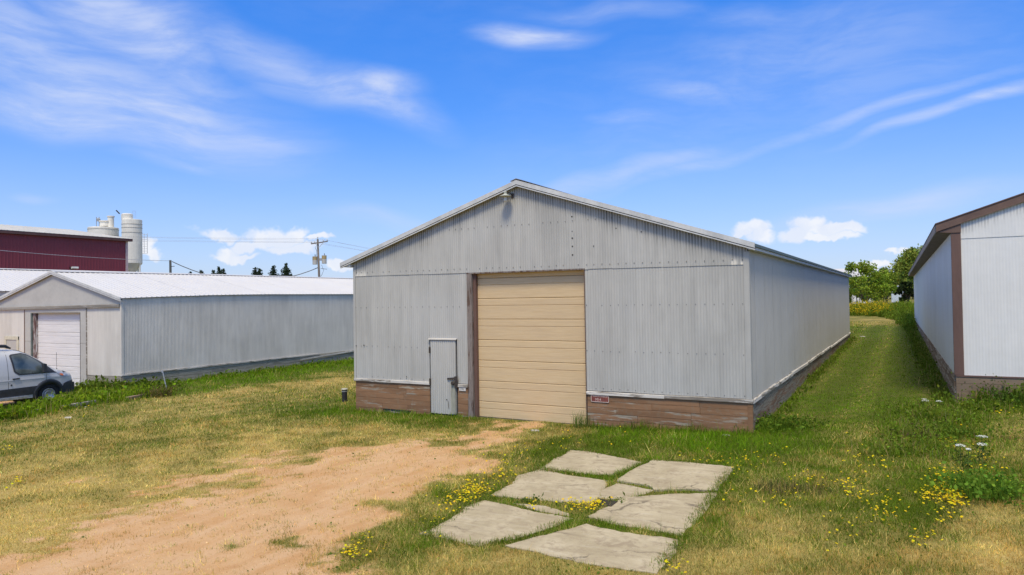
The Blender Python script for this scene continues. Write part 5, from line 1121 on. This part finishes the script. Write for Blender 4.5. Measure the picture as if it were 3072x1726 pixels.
V, F, C = cat3([strip(off_(-.7, .3), 1.4, 9000, .14, .42, (.17, .26, .012), .020, .5, .12, .25), strip(off_(-2.0, .6)[3:], 1.6, 5000, .14, .40, (.18, .26, .015), .022, .5, .16, .25), strip([(-11.4, 1.4), (-13.2, 2.2), (-15.2, 1.7), (-17.2, 1.5)], .9, 3500, .15, .48, GD, .024, .4, .12, .5), strip(off_(.05, -.05), .35, 2500, .05, .16, GD, .02, .6, .2)])
arr_obj('weed_strip', V, F, 'blade', C, kind='stuff', label='strip of tall bright weeds between the lawn and the van', cat='weeds')
jt = [[(1628,1411),(1740,1425),(1838,1432),(1900,1405),(1940,1386)],[(1480,1495),(1600,1512),(1715,1520),(1780,1515)],[(1440,1642),(1560,1615),(1660,1580),(1730,1560)],[(1770,1562),(1850,1580),(1940,1598),(2040,1612)],[(1858,1450),(1960,1472)],[(1276,1604),(1360,1632),(1440,1640)],[(2195,1410),(2145,1480),(2045,1610),(2015,1670),(1965,1720)],[(1714,1350),(1660,1378),(1610,1410),(1540,1440),(1470,1490),(1400,1520),(1340,1565),(1270,1600)],[(1714,1350),(1840,1366),(1930,1384),(2060,1388),(2195,1402)]]
jl = []
for j_ in jt:
    w2 = [ground_px(x, y)[:2] for x, y in j_]; jl.append(strip(w2, .16, int(700*sum(np.linalg.norm(np.array(a)-np.array(b_)) for a, b_ in zip(w2[:-1], w2[1:]))), .03, .095, (.12, .18, .014), .007, .8, .2))
V, F, C = cat3(jl); arr_obj('joint_grass', V, F, 'blade', C, kind='stuff', label='tufts of grass filling the joints of the concrete pad', cat='grass')
rb_ = [(15.0, 5.2), (14.85, 8), (14.7, 16), (14.4, 30), (14.1, 46)]
V, F, C = cat3([strip(rb_, .45, 4200, .08, .36, (.11, .165, .016), .014, .5, .12, .35), strip([(14.2, 2.4), (15.4, 4.6), (17.5, 5.3), (20, 5.4)], 1.4, 8000, .08, .34, (.13, .195, .016), .011, .5, .12, .35), strip([(14.3, -1.6), (14.7, 1.4), (14.9, 4.4)], 1.5, 15000, .06, .32, (.145, .215, .018), .008, .6, .18, .35), strip([(15.6, 5.55), (19, 5.6)], .4, 2200, .15, .6, (.12, .19, .016), .013, .5, .1, .7)])
arr_obj('bank_weeds', V, F, 'blade', C, kind='stuff', label='weedy bank round the corner of the white fronted building', cat='weeds')
# goldenrod field at the end of the lane
def field(n, x0, x1, y0, y1, h0, h1, colr, w_):
    x = RNG.uniform(x0, x1, n); y = RNG.uniform(y0, y1, n); e_ = y-np.interp(x+(vnoise(x*2, y*.7, 5)-.5)*1.2, [7, 10.5, 12.2, 13.2, 14.2, 14.6], [62, 59, 56, 50, 38, 30]); k = e_ > 0; x, y, e_ = x[k], y[k], e_[k]; n = len(x); h = RNG.uniform(h0, h1, n)*np.clip(.45+e_*.3, 0, 1)*(.6+.8*vnoise(x*1.5, y*1.5, 8)); P = np.stack([x, y, gz(x, y)], 1); return P, h, blades(P, h, np.full(n, w_), vary(colr, n, .22), .22, 2)
edge_ = lambda: None
P1, h1_, b1 = field(8000, 7.0, 15.0, 55.5, 67, .5, 1.25, (.15, .21, .018), .05)
P2, h2_, b2 = field(3000, 11.5, 14.6, 34, 58, .25, .8, (.14, .20, .02), .04)
m_ = 9000; s_ = RNG.integers(0, len(P1), m_); Q = P1[s_]+np.stack([RNG.normal(0, .1, m_), RNG.normal(0, .1, m_), h1_[s_]*RNG.uniform(.3, .95, m_)], 1); lv = leaves(Q, RNG.uniform(.08, .16, m_), vary((.15, .21, .018), m_, .25))
s_ = RNG.integers(0, len(P2), 4000); Q = P2[s_]+np.stack([RNG.normal(0, .1, 4000), RNG.normal(0, .1, 4000), h2_[s_]*RNG.uniform(.3, .95, 4000)], 1); lv2 = leaves(Q, RNG.uniform(.08, .16, 4000), vary((.13, .19, .02), 4000, .25))
V, F, C = cat3([b1, b2, lv, lv2]); arr_obj('tall_weeds', V, F, 'leaf', C, kind='stuff', label='tall green weeds at the far end of the mown lane', cat='weeds')
s_ = RNG.integers(0, len(P1), 9000); Q = P1[s_]; kx = Q[:, 0] < 12.6+RNG.normal(0, .5, len(Q)); Q = Q[kx]; hh_ = h1_[s_][kx]
Q = Q+np.stack([RNG.normal(0, .08, len(Q)), RNG.normal(0, .08, len(Q)), hh_*.8+RNG.uniform(.0, .22, len(Q))], 1)
V, F, C = leaves(Q, RNG.uniform(.06, .12, len(Q)), vary((.62, .43, .015), len(Q), .15)); arr_obj('yellow_blossom', V, F, 'petal', C, kind='stuff', label='band of yellow blossom on the weeds at the lane end', cat='flowers')
# small yellow lawn flowers in drifts (px centre, spread px, count)
dr_ = [(1390, 1500, 60, 170), (1430, 1480, 40, 120), (1330, 1580, 60, 50), (1500, 1430, 50, 70), (1520, 1380, 60, 30), (1580, 1352, 50, 25), (1700, 1340, 60, 25), (1775, 1525, 35, 120), (1720, 1520, 35, 60), (1600, 1530, 25, 40), (1060, 1670, 30, 45), (1080, 1640, 60, 30), (1450, 1600, 40, 15), (2060, 1384, 50, 20), (2150, 1398, 50, 30), (2210, 1400, 60, 40), (2300, 1370, 60, 30),
       (2830, 1440, 40, 90), (2830, 1490, 45, 110), (2860, 1510, 40, 100), (2780, 1495, 30, 45), (2600, 1390, 70, 50), (2560, 1480, 60, 55), (2550, 1450, 50, 40), (2420, 1450, 60, 30), (2350, 1510, 60, 30), (2660, 1520, 60, 40), (2650, 1560, 60, 30), (2840, 1560, 50, 30), (2770, 1630, 50, 25), (2950, 1390, 60, 50), (2980, 1440, 50, 30), (2860, 1290, 50, 25), (2840, 1340, 30, 40), (2990, 1240, 50, 25), (2240, 1500, 60, 12), (50, 1455, 18, 35), (20, 1352, 18, 12), (860, 1180, 30, 12), (240, 1245, 40, 14), (980, 1172, 30, 8), (2030, 1720, 40, 16), (1950, 1670, 20, 14), (1890, 1300, 120, 20), (2500, 1600, 90, 20)]
fp_ = []
for (x_, y_, sd_, n) in dr_:
    for i in range(n):
        px_ = x_+random.gauss(0, sd_*.62); py_ = y_+random.gauss(0, sd_*.33); p = onZ(px_, py_, .02); z = gzs(p[0], p[1]); d_ = ray(px_, py_); tt = (z-CAM[2])/d_[2]; p = CAM+d_*tt; fp_.append((p[0], p[1], z+random.uniform(.05, .10)))
fp_ = np.array(fp_); fp_ = fp_[~blocked(fp_[:, 0], fp_[:, 1])]
V = []; F = []; C = []; base = 0; dist = np.hypot(fp_[:, 0]-CAM[0], fp_[:, 1]-CAM[1])
for p, d_ in zip(fp_, dist):
    r_ = random.uniform(.011, .020)*(1+max(0, d_-12)*.02); tx, ty = random.uniform(-.5, .5), random.uniform(-.5, .5); k = 6; V.append((p[0], p[1], p[2]+.003)); c_ = (.66*random.uniform(.8, 1.1), .52*random.uniform(.8, 1.05), .012)
    for i in range(k): a = i*6.283/k; V.append((p[0]+r_*math.cos(a), p[1]+r_*math.sin(a), p[2]+r_*(math.cos(a)*tx+math.sin(a)*ty)))
    F += [(base, base+1+i, base+1+(i+1) % k) for i in range(k)]; C += [c_]*(k+1); base += k+1
    V += [(p[0]-.002, p[1], p[2]-.09), (p[0]+.002, p[1], p[2]-.09), (p[0], p[1], p[2])]; C += [(.08, .12, .02)]*3; F.append((base, base+1, base+2)); base += 3
arr_obj('yellow_lawn_flowers', np.array(V), np.array(F), 'petal', np.array(C), kind='stuff', label='drifts of small yellow flowers in the lawn and round the concrete pad', cat='flowers')
# gravel chips on the bare drive
N = 60000; th = RNG.uniform(-R(43), R(43), N)+YAW; d = 7.4*(24/7.4)**RNG.uniform(0, 1, N); x = CAM[0]-np.sin(th)*d; y = CAM[1]+np.cos(th)*d
k = (RNG.uniform(0, 1, N) < smap(MDIRT, x, y)*.9-.1) & ~blocked(x, y); x, y, d = x[k], y[k], d[k]; n = len(x); s_ = RNG.uniform(.003, .009, n)*(d/9)**.6; s_[RNG.uniform(0, 1, n) < .015] *= 2.2
tet = np.array([(1, 0, -.3), (-.5, .87, -.3), (-.5, -.87, -.3), (.2, .1, .75)]); a = RNG.uniform(0, 6.28, n); ca_, sa_ = np.cos(a), np.sin(a)
V = np.empty((n, 4, 3)); V[:, :, 0] = x[:, None]+s_[:, None]*(tet[:, 0]*ca_[:, None]-tet[:, 1]*sa_[:, None]); V[:, :, 1] = y[:, None]+s_[:, None]*(tet[:, 0]*sa_[:, None]+tet[:, 1]*ca_[:, None]); V[:, :, 2] = (gz(x, y))[:, None]+s_[:, None]*tet[:, 2]
b0 = (np.arange(n)*4)[:, None]; F = np.concatenate([b0+[0, 1, 3], b0+[1, 2, 3], b0+[2, 0, 3]]); c_ = vary((.46, .28, .14), n, .35, .08)
arr_obj('gravel_chips', V.reshape(-1, 3), F, 'gravel', np.repeat(c_[:, None], 4, 1).reshape(-1, 3), kind='stuff', label='fine reddish gravel chips on the bare drive', cat='gravel')

# ---- single plants
def clump_plant(px_, py_, H, R_, n, colr, label, leafy=0., name='weed_clump', group='weed clumps', w_=.012, dryf=0., lean=.5):
    p = ground_px(px_, py_); o = tuple(p); th = thing(name, o, label, 'plant', group)
    a = RNG.uniform(0, 6.28, n); r_ = R_*np.sqrt(RNG.uniform(0, 1, n))*.5; P = np.stack([np.cos(a)*r_, np.sin(a)*r_, np.zeros(n)-.02], 1); h = H*RNG.uniform(.5, 1.05, n); c_ = vary(colr, n, .22)
    if dryf: m_ = RNG.uniform(0, 1, n) < dryf; c_[m_] = vary((.28, .18, .08), int(m_.sum()), .2)
    V, F, C = blades(P, h, np.full(n, w_), c_, lean, 2); arr_obj('blades', V, F, 'blade', C, th, kind='stuff')
    if leafy:
        m_ = int(n*leafy); s_ = RNG.integers(0, n, m_); Q = P[s_]*1.5+np.stack([RNG.normal(0, R_*.22, m_), RNG.normal(0, R_*.22, m_), h[s_]*RNG.uniform(.25, 1.0, m_)], 1)
        V, F, C = leaves(Q, RNG.uniform(.5, 1.2, m_)*.075, vary(colr, m_, .25)); arr_obj('leaves', V, F, 'leaf', C, th, kind='stuff')
clump_plant(1742, 1282, .48, .42, 130, (.12, .17, .035), 'tall thin grass clump at the right foot of the overhead door', w_=.008, lean=.35)
clump_plant(2300, 1288, .34, .9, 260, (.11, .18, .016), 'leafy dark weed clump at the right corner of the large shed', 2.5)
clump_plant(2370, 1282, .26, .8, 220, (.10, .16, .016), 'second weed clump in the lane just right of the shed corner', 2.5)
clump_plant(2960, 1488, .42, .75, 320, (.12, .215, .022), 'bright green bushy weed at the right edge of the lawn', 2.5, w_=.012)
clump_plant(2335, 1475, .26, .7, 300, (.075, .09, .03), 'dull grassy tussock right of the concrete pad', 0, w_=.006, dryf=.35)
clump_plant(2450, 1475, .16, .6, 200, (.08, .10, .03), 'low brownish tussock in the right lawn', 0, w_=.006, dryf=.4)
clump_plant(2960, 1205, .8, .9, 260, (.09, .14, .018), 'tall arching weed against the front of the white building', 2.)
clump_plant(3050, 1215, .6, 1.0, 260, (.08, .14, .018), 'broad weed clump at the right edge by the white building', 2.)
clump_plant(2745, 1320, .3, .6, 160, (.09, .07, .03), 'brown dying weed left of the white umbel flowers', .5, dryf=.6)
clump_plant(2850, 1310, .30, .9, 260, (.11, .17, .018), 'dark weed clump behind the white umbel flowers', 2.)
clump_plant(480, 1190, .5, .9, 240, (.10, .10, .03), 'reddish brown weed clump at the right end of the weed strip', 1.5, w_=.018, dryf=.4)
clump_plant(1595, 1503, .09, .26, 110, (.09, .15, .025), 'small dark weed in the joint left of the pad centre', .6, w_=.007)
clump_plant(1862, 1505, .08, .2, 80, (.15, .20, .03), 'small weed tuft beside the drain grate', .3, w_=.006)
clump_plant(900, 1377, .045, .7, 260, (.06, .12, .018), 'round patch of fresh green grass on the bare drive', 0, w_=.008, lean=.8)
clump_plant(805, 1355, .06, .3, 120, (.06, .11, .018), 'small green tuft left of the fresh green patch', 0, w_=.008)
clump_plant(660, 1372, .05, .5, 160, (.07, .11, .02), 'green tuft on the dry lawn above the drive', 0, w_=.008)
clump_plant(3035, 1320, .14, .5, 140, (.16, .13, .05), 'straw coloured tussock at the right edge above the flowers', 0, w_=.006, dryf=.5)
def umbel(px_, py_, n, r_, label):
    """px is the head; foot below it on the ground"""
    p = ground_px(px_, py_+70 if py_ > 1250 else py_+28); hd = onY(px_, py_, p[1]); o = tuple(p); th = thing('wild_carrot', o, label, 'plant', 'white umbel flowers')
    h = max(.25, hd[2]-p[2]); top = (p[0]+(hd[0]-p[0])*.95, p[1], p[2]+h)
    MB(o).tube([o, (p[0]+(top[0]-p[0])*.4, p[1]+.02, p[2]+h*.55), (top[0], top[1], top[2]-.05)], [.006, .005, .004], 6).build('stem', simple('green_stem', (.09, .13, .03), .7) if 'green_stem' not in bpy.data.materials else bpy.data.materials['green_stem'], th)
    m_ = 110; a = RNG.uniform(0, 6.28, m_); rr = r_*np.sqrt(RNG.uniform(0, 1, m_)); Q = np.stack([top[0]-o[0]+np.cos(a)*rr, np.cos(a)*0+np.sin(a)*rr, top[2]-o[2]-.02-.25*rr*rr/r_+RNG.normal(0, .004, m_)], 1)
    V, F, C = leaves(Q, RNG.uniform(.012, .022, m_), vary((.86, .86, .80), m_, .04, .01), .8); arr_obj('flower_head', V, F, 'petal', C, th)
    sp2 = MB(o)
    for k in range(9): a_ = k*.7; sp2.tube([(top[0], top[1], top[2]-.055), (top[0]+r_*.75*math.cos(a_), top[1]+r_*.75*math.sin(a_), top[2]-.03)], .0025, 4, False)
    sp2.build('rays', bpy.data.materials['green_stem'], th)
    m_ = 40; Q = np.stack([RNG.normal(0, .05, m_), RNG.normal(0, .05, m_), RNG.uniform(.03, h*.7, m_)], 1); V, F, C = leaves(Q, RNG.uniform(.03, .07, m_), vary((.08, .12, .025), m_, .25)); arr_obj('foliage', V, F, 'leaf', C, th)
for (x_, y_, r_, lb) in ((2881, 1330, .075, 'nearest white umbel flower, leftmost of the three by the bank'), (2946, 1304, .075, 'white umbel flower, uppermost of the three by the bank'), (2947, 1327, .075, 'white umbel flower, right one of the three by the bank'), (2905, 1343, .03, 'small white umbel bud low right of the leftmost flower'), (2776, 1200, .085, 'left white umbel flower in the lane before the blue-grey wall'), (2817, 1203, .075, 'right white umbel flower in the lane before the blue-grey wall'), (2772, 1196, .05, 'small white umbel behind the left lane flower')):
    umbel(x_, y_, 0, r_, lb)
